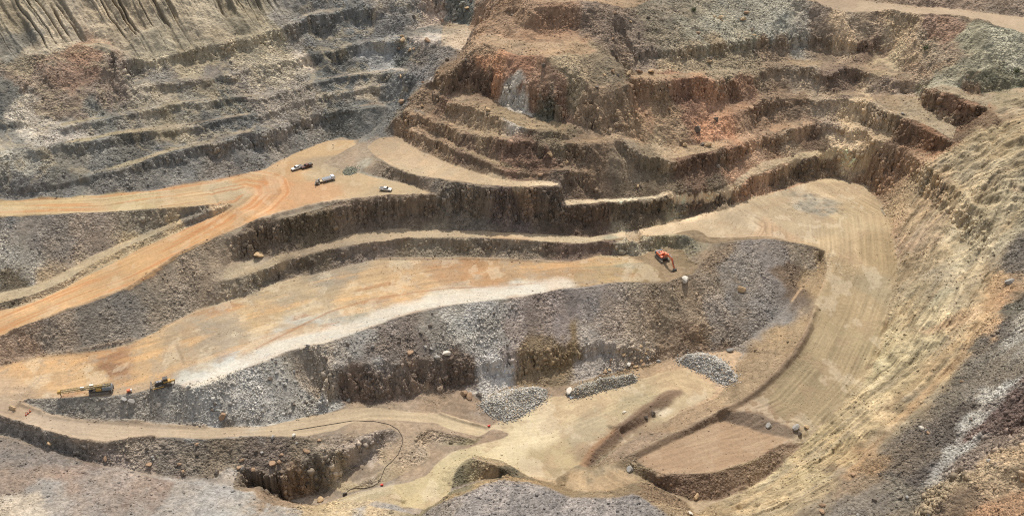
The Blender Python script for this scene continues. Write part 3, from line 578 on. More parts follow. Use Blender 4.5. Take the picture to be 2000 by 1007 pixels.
# ------------------------------------------------------------------ soil and rock colours: survey samples (u,v:r,g,b as seen in daylight, shade on faces included)
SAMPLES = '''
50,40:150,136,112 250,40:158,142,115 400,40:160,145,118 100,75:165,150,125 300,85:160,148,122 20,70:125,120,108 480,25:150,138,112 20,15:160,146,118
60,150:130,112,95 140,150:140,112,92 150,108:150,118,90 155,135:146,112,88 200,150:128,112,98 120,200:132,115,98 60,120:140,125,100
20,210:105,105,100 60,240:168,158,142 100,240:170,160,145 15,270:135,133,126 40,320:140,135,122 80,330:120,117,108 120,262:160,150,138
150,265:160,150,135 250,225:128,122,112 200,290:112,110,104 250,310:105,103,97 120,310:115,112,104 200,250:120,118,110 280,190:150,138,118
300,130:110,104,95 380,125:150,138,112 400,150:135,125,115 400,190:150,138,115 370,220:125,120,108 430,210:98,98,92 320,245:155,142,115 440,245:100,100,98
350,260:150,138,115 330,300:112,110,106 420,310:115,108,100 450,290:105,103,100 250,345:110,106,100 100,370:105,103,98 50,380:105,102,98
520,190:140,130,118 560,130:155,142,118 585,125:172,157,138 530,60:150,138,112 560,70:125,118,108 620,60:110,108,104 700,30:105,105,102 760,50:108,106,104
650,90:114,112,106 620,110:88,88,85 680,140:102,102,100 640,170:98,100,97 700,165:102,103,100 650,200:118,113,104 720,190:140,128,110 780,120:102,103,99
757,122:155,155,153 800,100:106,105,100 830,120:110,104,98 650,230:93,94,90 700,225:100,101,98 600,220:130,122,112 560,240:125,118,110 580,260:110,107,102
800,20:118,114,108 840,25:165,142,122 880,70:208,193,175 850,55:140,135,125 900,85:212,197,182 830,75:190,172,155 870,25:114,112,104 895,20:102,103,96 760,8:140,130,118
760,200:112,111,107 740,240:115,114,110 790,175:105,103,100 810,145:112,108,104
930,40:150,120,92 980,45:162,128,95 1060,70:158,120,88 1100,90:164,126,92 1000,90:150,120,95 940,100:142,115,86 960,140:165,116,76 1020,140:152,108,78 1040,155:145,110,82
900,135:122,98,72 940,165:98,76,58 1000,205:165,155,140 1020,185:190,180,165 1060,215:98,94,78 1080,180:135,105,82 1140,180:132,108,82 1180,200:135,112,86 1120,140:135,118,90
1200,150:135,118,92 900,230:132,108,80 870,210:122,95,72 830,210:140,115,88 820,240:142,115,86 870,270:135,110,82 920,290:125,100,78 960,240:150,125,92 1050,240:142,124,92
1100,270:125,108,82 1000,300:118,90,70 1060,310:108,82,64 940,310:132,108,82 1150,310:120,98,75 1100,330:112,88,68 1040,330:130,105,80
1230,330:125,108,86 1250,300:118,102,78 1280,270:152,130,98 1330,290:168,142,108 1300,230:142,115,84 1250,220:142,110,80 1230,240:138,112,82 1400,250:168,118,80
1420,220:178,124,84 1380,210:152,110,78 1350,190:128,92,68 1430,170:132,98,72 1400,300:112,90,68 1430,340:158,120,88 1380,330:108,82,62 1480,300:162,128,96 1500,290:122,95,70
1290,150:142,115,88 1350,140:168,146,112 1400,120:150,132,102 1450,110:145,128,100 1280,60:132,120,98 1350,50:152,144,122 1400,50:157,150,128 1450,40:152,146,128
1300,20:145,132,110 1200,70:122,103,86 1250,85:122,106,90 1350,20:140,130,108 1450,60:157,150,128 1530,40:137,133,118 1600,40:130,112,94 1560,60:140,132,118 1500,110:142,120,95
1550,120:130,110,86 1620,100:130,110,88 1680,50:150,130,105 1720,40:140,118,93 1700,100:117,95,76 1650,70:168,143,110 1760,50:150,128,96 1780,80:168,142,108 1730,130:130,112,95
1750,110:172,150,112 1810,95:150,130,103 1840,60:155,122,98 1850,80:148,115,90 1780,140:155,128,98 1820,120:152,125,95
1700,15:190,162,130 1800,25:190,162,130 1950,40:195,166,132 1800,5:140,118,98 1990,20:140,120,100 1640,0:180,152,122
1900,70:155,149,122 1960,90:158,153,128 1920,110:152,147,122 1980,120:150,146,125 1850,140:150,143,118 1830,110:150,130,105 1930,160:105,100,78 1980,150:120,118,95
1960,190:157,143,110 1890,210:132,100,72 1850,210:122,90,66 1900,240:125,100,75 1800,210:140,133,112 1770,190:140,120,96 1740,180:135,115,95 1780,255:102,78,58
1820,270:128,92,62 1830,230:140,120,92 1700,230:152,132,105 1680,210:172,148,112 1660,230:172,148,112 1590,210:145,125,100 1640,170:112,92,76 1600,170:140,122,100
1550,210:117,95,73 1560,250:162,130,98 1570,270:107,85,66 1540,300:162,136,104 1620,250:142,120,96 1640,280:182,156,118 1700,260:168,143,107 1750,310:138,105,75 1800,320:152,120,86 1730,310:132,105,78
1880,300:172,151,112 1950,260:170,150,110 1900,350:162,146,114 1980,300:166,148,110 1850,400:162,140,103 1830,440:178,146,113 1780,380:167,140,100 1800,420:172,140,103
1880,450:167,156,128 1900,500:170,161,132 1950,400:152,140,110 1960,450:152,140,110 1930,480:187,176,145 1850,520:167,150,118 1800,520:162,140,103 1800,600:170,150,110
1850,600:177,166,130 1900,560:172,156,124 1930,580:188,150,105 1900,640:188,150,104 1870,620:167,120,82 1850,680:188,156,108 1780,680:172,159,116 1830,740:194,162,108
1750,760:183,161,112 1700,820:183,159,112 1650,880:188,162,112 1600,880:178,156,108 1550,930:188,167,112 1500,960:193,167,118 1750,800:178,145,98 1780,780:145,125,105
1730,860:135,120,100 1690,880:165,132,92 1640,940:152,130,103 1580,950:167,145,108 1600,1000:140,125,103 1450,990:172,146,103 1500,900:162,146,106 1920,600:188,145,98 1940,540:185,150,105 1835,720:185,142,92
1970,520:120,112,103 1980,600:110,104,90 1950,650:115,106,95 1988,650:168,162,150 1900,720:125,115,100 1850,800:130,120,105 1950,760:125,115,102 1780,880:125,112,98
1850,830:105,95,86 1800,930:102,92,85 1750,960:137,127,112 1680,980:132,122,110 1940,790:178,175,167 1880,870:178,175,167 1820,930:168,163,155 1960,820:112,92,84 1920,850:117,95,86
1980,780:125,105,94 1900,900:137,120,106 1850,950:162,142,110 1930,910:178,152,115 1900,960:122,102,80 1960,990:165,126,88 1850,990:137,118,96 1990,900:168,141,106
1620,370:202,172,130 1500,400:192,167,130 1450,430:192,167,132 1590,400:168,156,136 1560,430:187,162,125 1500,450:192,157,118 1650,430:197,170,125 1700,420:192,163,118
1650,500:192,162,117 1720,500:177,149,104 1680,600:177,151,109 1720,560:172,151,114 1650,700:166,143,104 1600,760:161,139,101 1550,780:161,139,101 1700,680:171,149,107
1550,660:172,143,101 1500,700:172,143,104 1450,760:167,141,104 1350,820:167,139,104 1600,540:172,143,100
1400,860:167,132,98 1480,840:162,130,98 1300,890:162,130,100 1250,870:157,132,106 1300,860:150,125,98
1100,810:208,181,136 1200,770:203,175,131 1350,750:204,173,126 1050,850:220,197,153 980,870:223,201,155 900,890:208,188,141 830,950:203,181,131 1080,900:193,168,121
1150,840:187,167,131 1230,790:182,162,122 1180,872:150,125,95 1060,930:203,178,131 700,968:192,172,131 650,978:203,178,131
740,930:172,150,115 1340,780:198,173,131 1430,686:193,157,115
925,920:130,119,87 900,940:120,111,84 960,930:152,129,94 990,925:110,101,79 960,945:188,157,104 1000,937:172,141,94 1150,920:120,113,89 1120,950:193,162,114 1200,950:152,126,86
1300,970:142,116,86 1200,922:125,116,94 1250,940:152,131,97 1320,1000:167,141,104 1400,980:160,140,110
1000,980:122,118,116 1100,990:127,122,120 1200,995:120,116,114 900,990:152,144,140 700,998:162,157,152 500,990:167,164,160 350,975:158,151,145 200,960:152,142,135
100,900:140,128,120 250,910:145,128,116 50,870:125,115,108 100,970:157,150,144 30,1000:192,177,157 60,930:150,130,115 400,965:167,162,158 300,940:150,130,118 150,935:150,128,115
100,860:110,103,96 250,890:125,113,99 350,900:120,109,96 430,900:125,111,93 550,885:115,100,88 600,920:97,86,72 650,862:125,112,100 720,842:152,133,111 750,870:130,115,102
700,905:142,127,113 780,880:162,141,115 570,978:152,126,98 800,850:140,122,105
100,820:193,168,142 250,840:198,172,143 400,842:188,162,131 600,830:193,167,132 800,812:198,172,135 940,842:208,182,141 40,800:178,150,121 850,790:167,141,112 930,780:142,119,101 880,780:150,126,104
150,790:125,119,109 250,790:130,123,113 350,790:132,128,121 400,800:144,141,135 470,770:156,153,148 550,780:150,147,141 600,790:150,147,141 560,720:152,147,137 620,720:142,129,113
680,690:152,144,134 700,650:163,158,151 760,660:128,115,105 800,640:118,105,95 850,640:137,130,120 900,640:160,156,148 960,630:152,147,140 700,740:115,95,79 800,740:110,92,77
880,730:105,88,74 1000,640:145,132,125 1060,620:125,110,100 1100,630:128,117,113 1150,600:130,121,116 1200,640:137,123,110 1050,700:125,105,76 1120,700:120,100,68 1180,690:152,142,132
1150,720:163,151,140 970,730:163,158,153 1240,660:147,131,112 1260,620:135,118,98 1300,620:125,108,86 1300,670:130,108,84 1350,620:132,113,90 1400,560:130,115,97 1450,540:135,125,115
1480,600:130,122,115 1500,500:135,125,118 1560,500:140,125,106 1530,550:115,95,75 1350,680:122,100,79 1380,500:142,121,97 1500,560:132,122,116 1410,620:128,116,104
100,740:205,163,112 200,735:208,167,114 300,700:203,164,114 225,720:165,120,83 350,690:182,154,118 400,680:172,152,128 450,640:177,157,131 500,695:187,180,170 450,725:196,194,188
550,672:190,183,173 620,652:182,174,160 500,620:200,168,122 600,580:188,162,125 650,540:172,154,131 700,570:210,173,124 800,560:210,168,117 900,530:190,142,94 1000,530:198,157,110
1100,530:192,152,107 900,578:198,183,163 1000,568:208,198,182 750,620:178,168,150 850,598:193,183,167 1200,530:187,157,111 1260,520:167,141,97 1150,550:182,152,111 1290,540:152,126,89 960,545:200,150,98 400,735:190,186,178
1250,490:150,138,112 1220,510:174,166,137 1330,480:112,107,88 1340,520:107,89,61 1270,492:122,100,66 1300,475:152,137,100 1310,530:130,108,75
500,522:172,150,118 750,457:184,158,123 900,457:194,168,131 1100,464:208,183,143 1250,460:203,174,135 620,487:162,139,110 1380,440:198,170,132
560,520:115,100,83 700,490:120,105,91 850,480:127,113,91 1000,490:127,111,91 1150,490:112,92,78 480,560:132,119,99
500,480:112,95,76 600,450:102,88,68 700,430:110,94,78 800,420:107,92,76 900,420:108,96,82 950,415:112,99,84 1000,425:100,85,76 1080,430:97,82,68 1150,430:97,78,62 1250,420:94,80,62
1400,400:97,82,64 1550,340:102,85,66 1610,325:112,92,70
100,480:125,115,105 200,460:130,115,100 50,530:150,143,131 300,430:130,118,98 380,420:120,110,95 30,562:110,98,78 150,530:167,153,118
250,490:183,158,115 350,442:188,162,117 430,405:193,162,119 100,560:178,152,114
100,400:200,170,120 250,395:195,170,123 350,385:200,168,124 450,375:188,165,130 540,360:205,150,98 520,390:213,158,104 580,340:200,157,108 640,290:200,165,120 600,370:205,157,110
700,350:203,172,130 760,370:193,168,131 620,340:183,158,121 450,440:210,158,101 350,490:210,162,106 250,540:210,164,108 100,600:213,167,112 20,630:210,164,110 480,350:205,162,112 200,405:196,168,125
100,660:127,113,98 200,640:122,113,102 300,590:128,116,100 350,560:132,116,97 400,540:137,119,97 420,490:137,119,97 50,680:145,119,96 250,620:120,113,105
800,300:200,168,129 900,342:202,171,131 985,355:205,176,136 750,290:188,158,121 720,306:135,121,105 680,312:137,123,108 760,335:122,106,87 830,360:117,101,84 700,326:150,149,135 640,325:170,148,120
1230,389:203,178,143 1110,395:188,162,125 1340,379:198,168,128 1450,350:172,146,112 1620,295:178,153,112
'''
def lin(c):
    c = np.asarray(c, float) / 255
    return np.where(c <= 0.04045, c / 12.92, ((c + 0.055) / 1.055) ** 2.4)
HB = blur(H0, 6, 2)
_bx, _by, _ = slope_of(HB)
cp, cc = [], []
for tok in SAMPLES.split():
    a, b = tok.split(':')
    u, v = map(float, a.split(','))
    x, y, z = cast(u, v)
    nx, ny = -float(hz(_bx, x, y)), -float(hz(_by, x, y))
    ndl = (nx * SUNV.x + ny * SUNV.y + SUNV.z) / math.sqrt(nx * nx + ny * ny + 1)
    # divide out the slope's daylight; the clamp leaves some shade in steep faces' colour
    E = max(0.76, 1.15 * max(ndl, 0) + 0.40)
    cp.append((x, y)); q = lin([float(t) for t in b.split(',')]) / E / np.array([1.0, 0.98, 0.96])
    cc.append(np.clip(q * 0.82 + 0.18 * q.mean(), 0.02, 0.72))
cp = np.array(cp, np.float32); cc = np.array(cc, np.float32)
ST = 4
_w = [fbm(XX[::ST, ::ST] / 13, YY[::ST, ::ST] / 13, 5, sd_, 0.62) for sd_ in (401, 431)]
_q = 1 - 0.5 * HARD[::ST, ::ST]
cx = XX[::ST, ::ST] + 11 * _q * _w[0]; cy = YY[::ST, ::ST] + 11 * _q * _w[1]
chard = np.array([float(hz(HARD, *p)) > 0.5 for p in cp])
def spread(P, C):
    acc = np.zeros(cx.shape + (3,), np.float32); wt = np.zeros(cx.shape, np.float32)
    near = np.full(cx.shape, 1e9, np.float32)
    for p in P:
        near = np.minimum(near, (cx - p[0]) ** 2 + (cy - p[1]) ** 2)
    for p, c in zip(P, C):
        w = ((near + 0.6) / ((cx - p[0]) ** 2 + (cy - p[1]) ** 2 + 0.6)) ** 4
        acc += w[..., None] * c; wt += w
    return acc / wt[..., None]
fi = (np.arange(NX) / ST)[None, :]; fj = (np.arange(NY) / ST)[:, None]
def full(a):
    return np.stack([bil(a[..., k], fi + 0 * fj + 0.5 * n2x, fj + 0 * fi + 0.5 * n2y) for k in range(3)], -1).astype(np.float32)
hm = sstep(0.35, 0.65, HARD + 0.12 * n2x)[..., None]
fm = sstep(0.35, 0.65, FLAT + 0.15 * n2x)[..., None]
cflat = np.array([float(hz(FLAT, *p)) > 0.5 for p in cp]) & ~chard
cs = ~chard & ~cflat
cm = cs | cflat if cflat.sum() < 5 else cflat
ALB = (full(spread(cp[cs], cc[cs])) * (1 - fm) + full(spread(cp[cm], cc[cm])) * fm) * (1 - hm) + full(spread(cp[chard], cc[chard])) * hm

def mixc(mask, rgb, amt=1.0):
    """lay a colour (sRGB) over a masked area"""
    global ALB
    m = np.clip(mask * amt, 0, 1)[..., None]
    ALB = ALB * (1 - m) + lin(rgb).astype(np.float32) * m

# pale dust lies on the benches, bare rock shows on the steep faces
bench = FLAT * (1 - HARD) * (1 - M_FG) * (1 - M_FR) * (1 - M_DARK)
mixc(bench * (1 - farw), (172, 150, 122), 0.35)
mixc(bench * farw * sstep(0.35, 0.7, vnoise(XX / 12, YY / 12, 371)), (170, 148, 120), 0.3)
mixc(bench * farw * (XX > -35), (164, 142, 112), 0.5)
mixc(M_RW * sstep(0.3, 0.8, vnoise(XX / 25, YY / 25, 373) + 0.25), (172, 156, 124), 0.55)
rock = FACE1 * (1 - M_RW)
ALB *= (1 - 0.10 * rock)[..., None]
patch = fbm(XX / 11, YY / 11, 4, 211)
tint = fbm(XX / 6, YY / 6, 4, 221)
fine = fbm(XX / 1.2, YY / 1.2, 3, 231)
soft = 1 - 0.6 * np.clip(M_HAUL + M_LOWRD + M_FLOOR + M_RAMP + M_TOPRD, 0, 1)
ALB *= (1 + (0.55 + 0.45 * soft) * (0.22 * patch + 0.22 * fine * (0.4 + 0.6 * (1 - HARD))))[..., None]
ALB[..., 0] *= 1 + 0.05 * tint * soft; ALB[..., 2] *= 1 - 0.07 * tint * soft - 0.03
ALB *= (1 + 0.3 * TAL * (1 - hm[..., 0]) * CHU)[..., None]
# streaks down the faces
stk = fbm(XX / 1.6, YY / 1.6, 3, 241)
ALB *= (1 + rock * (0.12 + 0.42 * stk))[..., None]
# sandy veins in the left wall
vein = (1 - sstep(0.0, 0.12, np.abs(fbm(XX / 16, YY / 10, 4, 251)))) * sstep(50, 60, H0) * (XX < -45) * (1 - M_GUL)
mixc(vein, (172, 158, 128), 0.45)
# bedding streaks of the right wall
ALB *= (1 + M_RW * (0.5 * STR + 0.35 * STF + 0.3 * fbm(XX / 4, YY / 4, 4, 263)))[..., None]
orange = M_RW * sstep(0.18, 0.4, aniso((1640, 900), (1830, 745), 30, 3.5, 261, 3))
mixc(orange, (182, 152, 108), 0.2)
grey = M_RW * sstep(0.15, 0.4, aniso((1640, 900), (1830, 745), 24, 4.0, 271, 3))
mixc(grey, (152, 142, 122), 0.35)
# darker with gully depth, paler on the ribs
ALB *= (1 + M_GUL * (0.14 - 0.42 * np.clip(GUL / 2, 0, 1)))[..., None]
mixc(M_FR, (124, 120, 118), 0.75)
mixc(M_FR * sstep(0.1, 0.4, fbm(XX / 9, YY / 9, 4, 273)), (150, 143, 138), 0.6)
# traffic: orange and brown wheel marks
on1 = M_HAUL * (B1 < 13); on2 = M_OB; on4 = ((B4 < 9) * np.clip(M_LOWRD + M_FLOOR, 0, 1))
ALB *= (1 + 0.22 * on1 * TR1 + 0.16 * on2 * TR2 + 0.26 * np.clip(M_RAMP + 0.5 * M_SIDE, 0, 1) * TR3 + 0.22 * TR6 + 0.16 * on4 * TR4)[..., None]
wet = on2 * sstep(0.10, 0.30, lanes(S2, T2, 20, 3.2, 281)) * sstep(-0.1, 0.25, fbm(XX / 20, YY / 20, 2, 283))
mixc(wet, (150, 105, 68), 0.55)
gol = on2 * sstep(0.10, 0.34, lanes(S2, T2, 40, 4.2, 291))
mixc(gol, (205, 160, 105), 0.35)
rus = on1 * sstep(0.10, 0.30, lanes(S1, T1, 30, 1.6, 301))
mixc(rus, (172, 112, 66), 0.5)
st_ = np.clip(M_FLOOR + M_OB + M_RAMP + M_HAUL * 0.6, 0, 1)
mixc(st_ * sstep(0.12, 0.3, fbm(XX / 9, YY / 7, 5, 383, 0.6)), (158, 134, 106), 0.45)
mixc(st_ * sstep(0.14, 0.3, fbm(XX / 7, YY / 9, 5, 387, 0.6)), (196, 182, 158), 0.35)
mixc(M_OB * sstep(0.15, 0.32, fbm(XX / 5, YY / 5, 5, 389, 0.65)), (150, 138, 122), 0.4)
mixc(HB2 * sstep(0.0, 0.3, fbm(XX / 4, YY / 4, 4, 391)), (112, 98, 72), 0.55)
mixc(HB3 * sstep(-0.1, 0.25, fbm(XX / 5, YY / 5, 4, 393)), (104, 86, 64), 0.5)
# line along the berm on the orange bench and darker grader lines
for txt, wd, col in (('500,680 560,650 640,610 720,585 800,572 880,562 960,560 1020,563', 0.5, (150, 110, 80)), ('480,720 560,690 640,655 730,640', 0.45, (140, 120, 100)), ('360,710 352,690 345,672', 0.5, (130, 112, 92))):
    _, _, Bq = track(txt, 3)
    mixc(1 - sstep(wd * 0.5, wd * 1.6, Bq), col, 0.55)
# dark banks of the graded dump, the ridge on the floor, windrows
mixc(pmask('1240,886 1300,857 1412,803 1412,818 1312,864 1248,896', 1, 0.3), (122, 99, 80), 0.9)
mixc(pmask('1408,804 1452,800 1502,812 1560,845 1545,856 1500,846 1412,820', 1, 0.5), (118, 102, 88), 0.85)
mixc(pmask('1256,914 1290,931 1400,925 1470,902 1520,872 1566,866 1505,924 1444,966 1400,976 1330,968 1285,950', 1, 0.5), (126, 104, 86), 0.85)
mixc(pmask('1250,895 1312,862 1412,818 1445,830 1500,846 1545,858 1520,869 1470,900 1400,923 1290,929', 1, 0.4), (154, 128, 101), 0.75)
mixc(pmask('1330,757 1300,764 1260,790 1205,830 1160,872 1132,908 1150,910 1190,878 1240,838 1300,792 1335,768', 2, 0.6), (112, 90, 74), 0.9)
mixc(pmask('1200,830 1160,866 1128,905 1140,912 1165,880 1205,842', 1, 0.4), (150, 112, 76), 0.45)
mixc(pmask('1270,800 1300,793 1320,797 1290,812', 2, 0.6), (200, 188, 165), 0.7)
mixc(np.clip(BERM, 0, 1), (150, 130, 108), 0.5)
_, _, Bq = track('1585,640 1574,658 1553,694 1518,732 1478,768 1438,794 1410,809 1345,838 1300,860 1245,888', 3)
mixc(1 - sstep(0.7, 1.7, Bq + 0.5 * n2x), (116, 98, 80), 0.8)  # dark band paints the shaded side of the ramp-edge windrow
_, _, Bq = track('1945,540 1925,615 1880,690 1800,775 1740,838 1690,888 1655,930', 6)
mixc((1 - sstep(0.6, 2.6, Bq + 1.6 * n2x)) * (0.4 + 0.6 * vnoise(XX / 5, YY / 5, 397)), (178, 140, 96), 0.4)
_, _, Bq = track('375,752 420,738 487,706 556,678 632,660 680,645 730,628 785,607 830,596 905,583 1000,570 1100,558', 9)
mixc(M_OB * (1 - sstep(2.5, 7.5, Bq + 2.5 * n7x)), (200, 196, 187), 0.6)
# the traffic surfaces are dusty rather than bright
g_ = ALB.mean(-1, keepdims=True)
k_ = 0.17 - 0.09 * np.clip(M_HAUL + 0.7 * M_OB, 0, 1)[..., None]
hd = np.clip(HARD, 0, 1)[..., None]
ALB = ALB * (np.array([1.07, 1.015, 0.945], np.float32) * (1 - hd) + np.array([1.0, 0.965, 0.88], np.float32) * hd)
ALB = ALB * (1 - k_) + g_ * np.array([1.05, 1.0, 0.92], np.float32) * k_
ALB = np.clip(ALB, 0.015, 0.75)
# ------------------------------------------------------------------ ground material and meshes
def ground_material(name, bump=1.0, rough=0.95):
    m = bpy.data.materials.new(name); m.use_nodes = True
    nt = m.node_tree; N = nt.nodes; Lk = nt.links
    b = N["Principled BSDF"]; b.inputs["Roughness"].default_value = rough
    b.inputs["Specular IOR Level"].default_value = 0.15
    at_ = N.new("ShaderNodeAttribute"); at_.attribute_name = "albedo"
    ru = N.new("ShaderNodeAttribute"); ru.attribute_name = "rubble"
    tc = N.new("ShaderNodeTexCoord")
    n1 = N.new("ShaderNodeTexNoise"); n1.inputs["Scale"].default_value = 1.1; n1.inputs["Detail"].default_value = 6; n1.inputs["Roughness"].default_value = 0.65
    n2 = N.new("ShaderNodeTexNoise"); n2.inputs["Scale"].default_value = 0.35; n2.inputs["Detail"].default_value = 8; n2.inputs['Roughness'].default_value = 0.62
    vo = N.new("ShaderNodeTexVoronoi"); vo.inputs["Scale"].default_value = 1.15; vo.inputs["Randomness"].default_value = 1.0
    vo2 = N.new("ShaderNodeTexVoronoi"); vo2.inputs["Scale"].default_value = 2.3
    for t in (n1, n2, vo, vo2):
        Lk.new(tc.outputs["Object"], t.inputs["Vector"])
    def math_(op, a, b_=None, c=None):
        q = N.new("ShaderNodeMath"); q.operation = op
        for i, x in enumerate((a, b_, c)):
            if x is None: continue
            if isinstance(x, (int, float)): q.inputs[i].default_value = x
            else: Lk.new(x, q.inputs[i])
        return q.outputs[0]
    # grain of the soil and single stones
    g = math_('MULTIPLY_ADD', n1.outputs["Fac"], 0.7, 0.65)
    sep = N.new("ShaderNodeSeparateColor"); Lk.new(vo.outputs["Color"], sep.inputs[0])
    sep2 = N.new("ShaderNodeSeparateColor"); Lk.new(vo2.outputs["Color"], sep2.inputs[0])
    st = math_('ADD', math_('MULTIPLY_ADD', sep.outputs[0], 0.55, -0.275), math_('MULTIPLY_ADD', sep2.outputs[0], 0.5, -0.25))
    st = math_('MULTIPLY_ADD', math_('MULTIPLY', st, ru.outputs["Fac"]), 1.1, 1.0)
    g = math_('MULTIPLY', g, st)
    mul = N.new("ShaderNodeVectorMath"); mul.operation = 'SCALE'
    Lk.new(at_.outputs["Color"], mul.inputs[0]); Lk.new(g, mul.inputs["Scale"])
    Lk.new(mul.outputs[0], b.inputs["Base Color"])
    hgt = math_('ADD', math_('MULTIPLY', n1.outputs["Fac"], 0.45), math_('MULTIPLY', n2.outputs["Fac"], 0.8))
    vd = math_('ADD', math_('MULTIPLY', vo.outputs["Distance"], -0.7), math_('MULTIPLY', vo2.outputs["Distance"], -0.3))
    hgt = math_('ADD', hgt, math_('MULTIPLY', vd, ru.outputs["Fac"]))
    bp = N.new("ShaderNodeBump"); bp.inputs["Strength"].default_value = 0.8; bp.inputs["Distance"].default_value = bump
    Lk.new(hgt, bp.inputs["Height"]); Lk.new(bp.outputs[0], b.inputs["Normal"])
    return m

MAT_SLOPE = ground_material("bare_rock_and_rubble", 1.0)
MAT_FLAT = ground_material("compacted_soil", 0.35)
MAT_ROAD = ground_material("haul_road_dirt", 0.22)

def grid_mesh(name, mask, mat, H_, X_, Y_, A_, R_):
    """mesh of all grid cells in mask"""
    ny, nx = H_.shape
    jj, ii = np.nonzero(mask)
    a = jj * nx + ii
    quads = np.stack([a, a + 1, a + nx + 1, a + nx], 1)
    used = np.unique(quads)
    remap = np.full(nx * ny, -1, np.int64); remap[used] = np.arange(len(used))
    q = remap[quads].astype(np.int32)
    co = np.stack([X_.ravel()[used], Y_.ravel()[used], H_.ravel()[used]], 1).astype(np.float32)
    me = bpy.data.meshes.new(name)
    me.vertices.add(len(co)); me.vertices.foreach_set("co", co.ravel())
    me.loops.add(q.size); me.loops.foreach_set("vertex_index", q.ravel())
    me.polygons.add(len(q)); me.polygons.foreach_set("loop_start", np.arange(0, q.size, 4, dtype=np.int32))
    me.update(calc_edges=True)
    me.polygons.foreach_set("use_smooth", np.ones(len(q), bool))
    ca = me.attributes.new("albedo", 'FLOAT_COLOR', 'POINT')
    c4 = np.ones((len(used), 4), np.float32); c4[:, :3] = A_.reshape(-1, 3)[used]
    ca.data.foreach_set("color", c4.ravel())
    ra = me.attributes.new("rubble", 'FLOAT', 'POINT'); ra.data.foreach_set("value", R_.ravel()[used].astype(np.float32))
    me.materials.append(mat)
    ob = bpy.data.objects.new(name, me); COL.objects.link(ob)
    ob["kind"] = "structure"
    return ob

c00 = (slice(None, -1), slice(None, -1))
road = ((M_HAUL > 0.5) | (M_LOWRD > 0.5) | (M_TOPRD > 0.5))[c00]
flat = ((blur(SL, 3, 2) < 0.33)[c00]) & ~road
RUBA = np.clip(RUB + 0.25 * (1 - HARD) * (1 - 0.8 * M_RW) * (1 - 0.7 * M_GUL) + 0.15 * M_OB, 0, 1)
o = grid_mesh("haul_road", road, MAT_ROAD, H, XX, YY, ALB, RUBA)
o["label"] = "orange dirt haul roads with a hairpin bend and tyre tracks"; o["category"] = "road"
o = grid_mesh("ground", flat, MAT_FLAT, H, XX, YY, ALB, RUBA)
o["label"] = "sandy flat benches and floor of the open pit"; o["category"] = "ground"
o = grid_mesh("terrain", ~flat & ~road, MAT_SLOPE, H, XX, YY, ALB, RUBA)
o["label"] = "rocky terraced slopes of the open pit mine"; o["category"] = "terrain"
# the country beyond, coarser
g2 = 4.0
NX2, NY2 = 211, 153
HX = raster(-420, 90, g2, NX2, NY2)
x2, y2 = np.meshgrid(-420 + np.arange(NX2) * g2, 90 + np.arange(NY2) * g2)
dist = np.maximum(np.maximum(X0 - x2, x2 - X1), np.maximum(Y0 - y2, y2 - Y1))
HX = np.where(np.isnan(HX), 30, HX) + 1.6 * fbm(x2 / 20, y2 / 20, 4, 311) * sstep(4, 30, dist)
ins = (x2 > X0 + 2) & (x2 + g2 < X1 - 2) & (y2 > Y0 + 2) & (y2 + g2 < Y1 - 2)
bord = (x2 > X0 - 5) & (x2 < X1 + 5) & (y2 > Y0 - 5) & (y2 < Y1 + 5)
HX = HX - 0.35 * bord
A2 = np.stack([bil(ALB[..., k], (x2 - X0) / GS, (y2 - Y0) / GS) for k in range(3)], -1)
A2 = 0.5 * A2 + 0.5 * lin((150, 132, 108))
A2 = A2 * (1 + 0.25 * fbm(x2 / 15, y2 / 15, 4, 321))[..., None]
o = grid_mesh("hills", ~ins[:-1, :-1], MAT_SLOPE, HX.astype(np.float32), x2, y2, A2, np.full(HX.shape, 0.6, np.float32))
o["label"] = "bare dry hills around the open pit"; o["category"] = "hills"
# ------------------------------------------------------------------ loose rock
RR = np.random.RandomState(11)
def ico():
    t = (1 + 5 ** 0.5) / 2
    v = np.array([(-1, t, 0), (1, t, 0), (-1, -t, 0), (1, -t, 0), (0, -1, t), (0, 1, t), (0, -1, -t), (0, 1, -t), (t, 0, -1), (t, 0, 1), (-t, 0, -1), (-t, 0, 1)], float)
    f = np.array([(0, 11, 5), (0, 5, 1), (0, 1, 7), (0, 7, 10), (0, 10, 11), (1, 5, 9), (5, 11, 4), (11, 10, 2), (10, 7, 6), (7, 1, 8), (3, 9, 4), (3, 4, 2), (3, 2, 6), (3, 6, 8), (3, 8, 9), (4, 9, 5), (2, 4, 11), (6, 2, 10), (8, 6, 7), (9, 8, 1)])
    return v / np.linalg.norm(v[0]), f
ICO_V, ICO_F = ico()
def cubeish():
    v = np.array([(x, y, z) for x in (-1, 1) for y in (-1, 1) for z in (-1, 1)], float) * 0.62
    f = np.array([(0, 1, 3), (0, 3, 2), (4, 6, 7), (4, 7, 5), (0, 4, 5), (0, 5, 1), (2, 3, 7), (2, 7, 6), (0, 2, 6), (0, 6, 4), (1, 5, 7), (1, 7, 3)])
    return v, f
CUB_V, CUB_F = cubeish()
def rotmats(n, tilt=3.14):
    q = RR.normal(size=(n, 4)); q /= np.linalg.norm(q, axis=1)[:, None]
    w, x, y, z = q.T
    return np.stack([np.stack([1 - 2 * (y * y + z * z), 2 * (x * y - z * w), 2 * (x * z + y * w)], -1), np.stack([2 * (x * y + z * w), 1 - 2 * (x * x + z * z), 2 * (y * z - x * w)], -1),
                     np.stack([2 * (x * z - y * w), 2 * (y * z + x * w), 1 - 2 * (x * x + y * y)], -1)], 1)

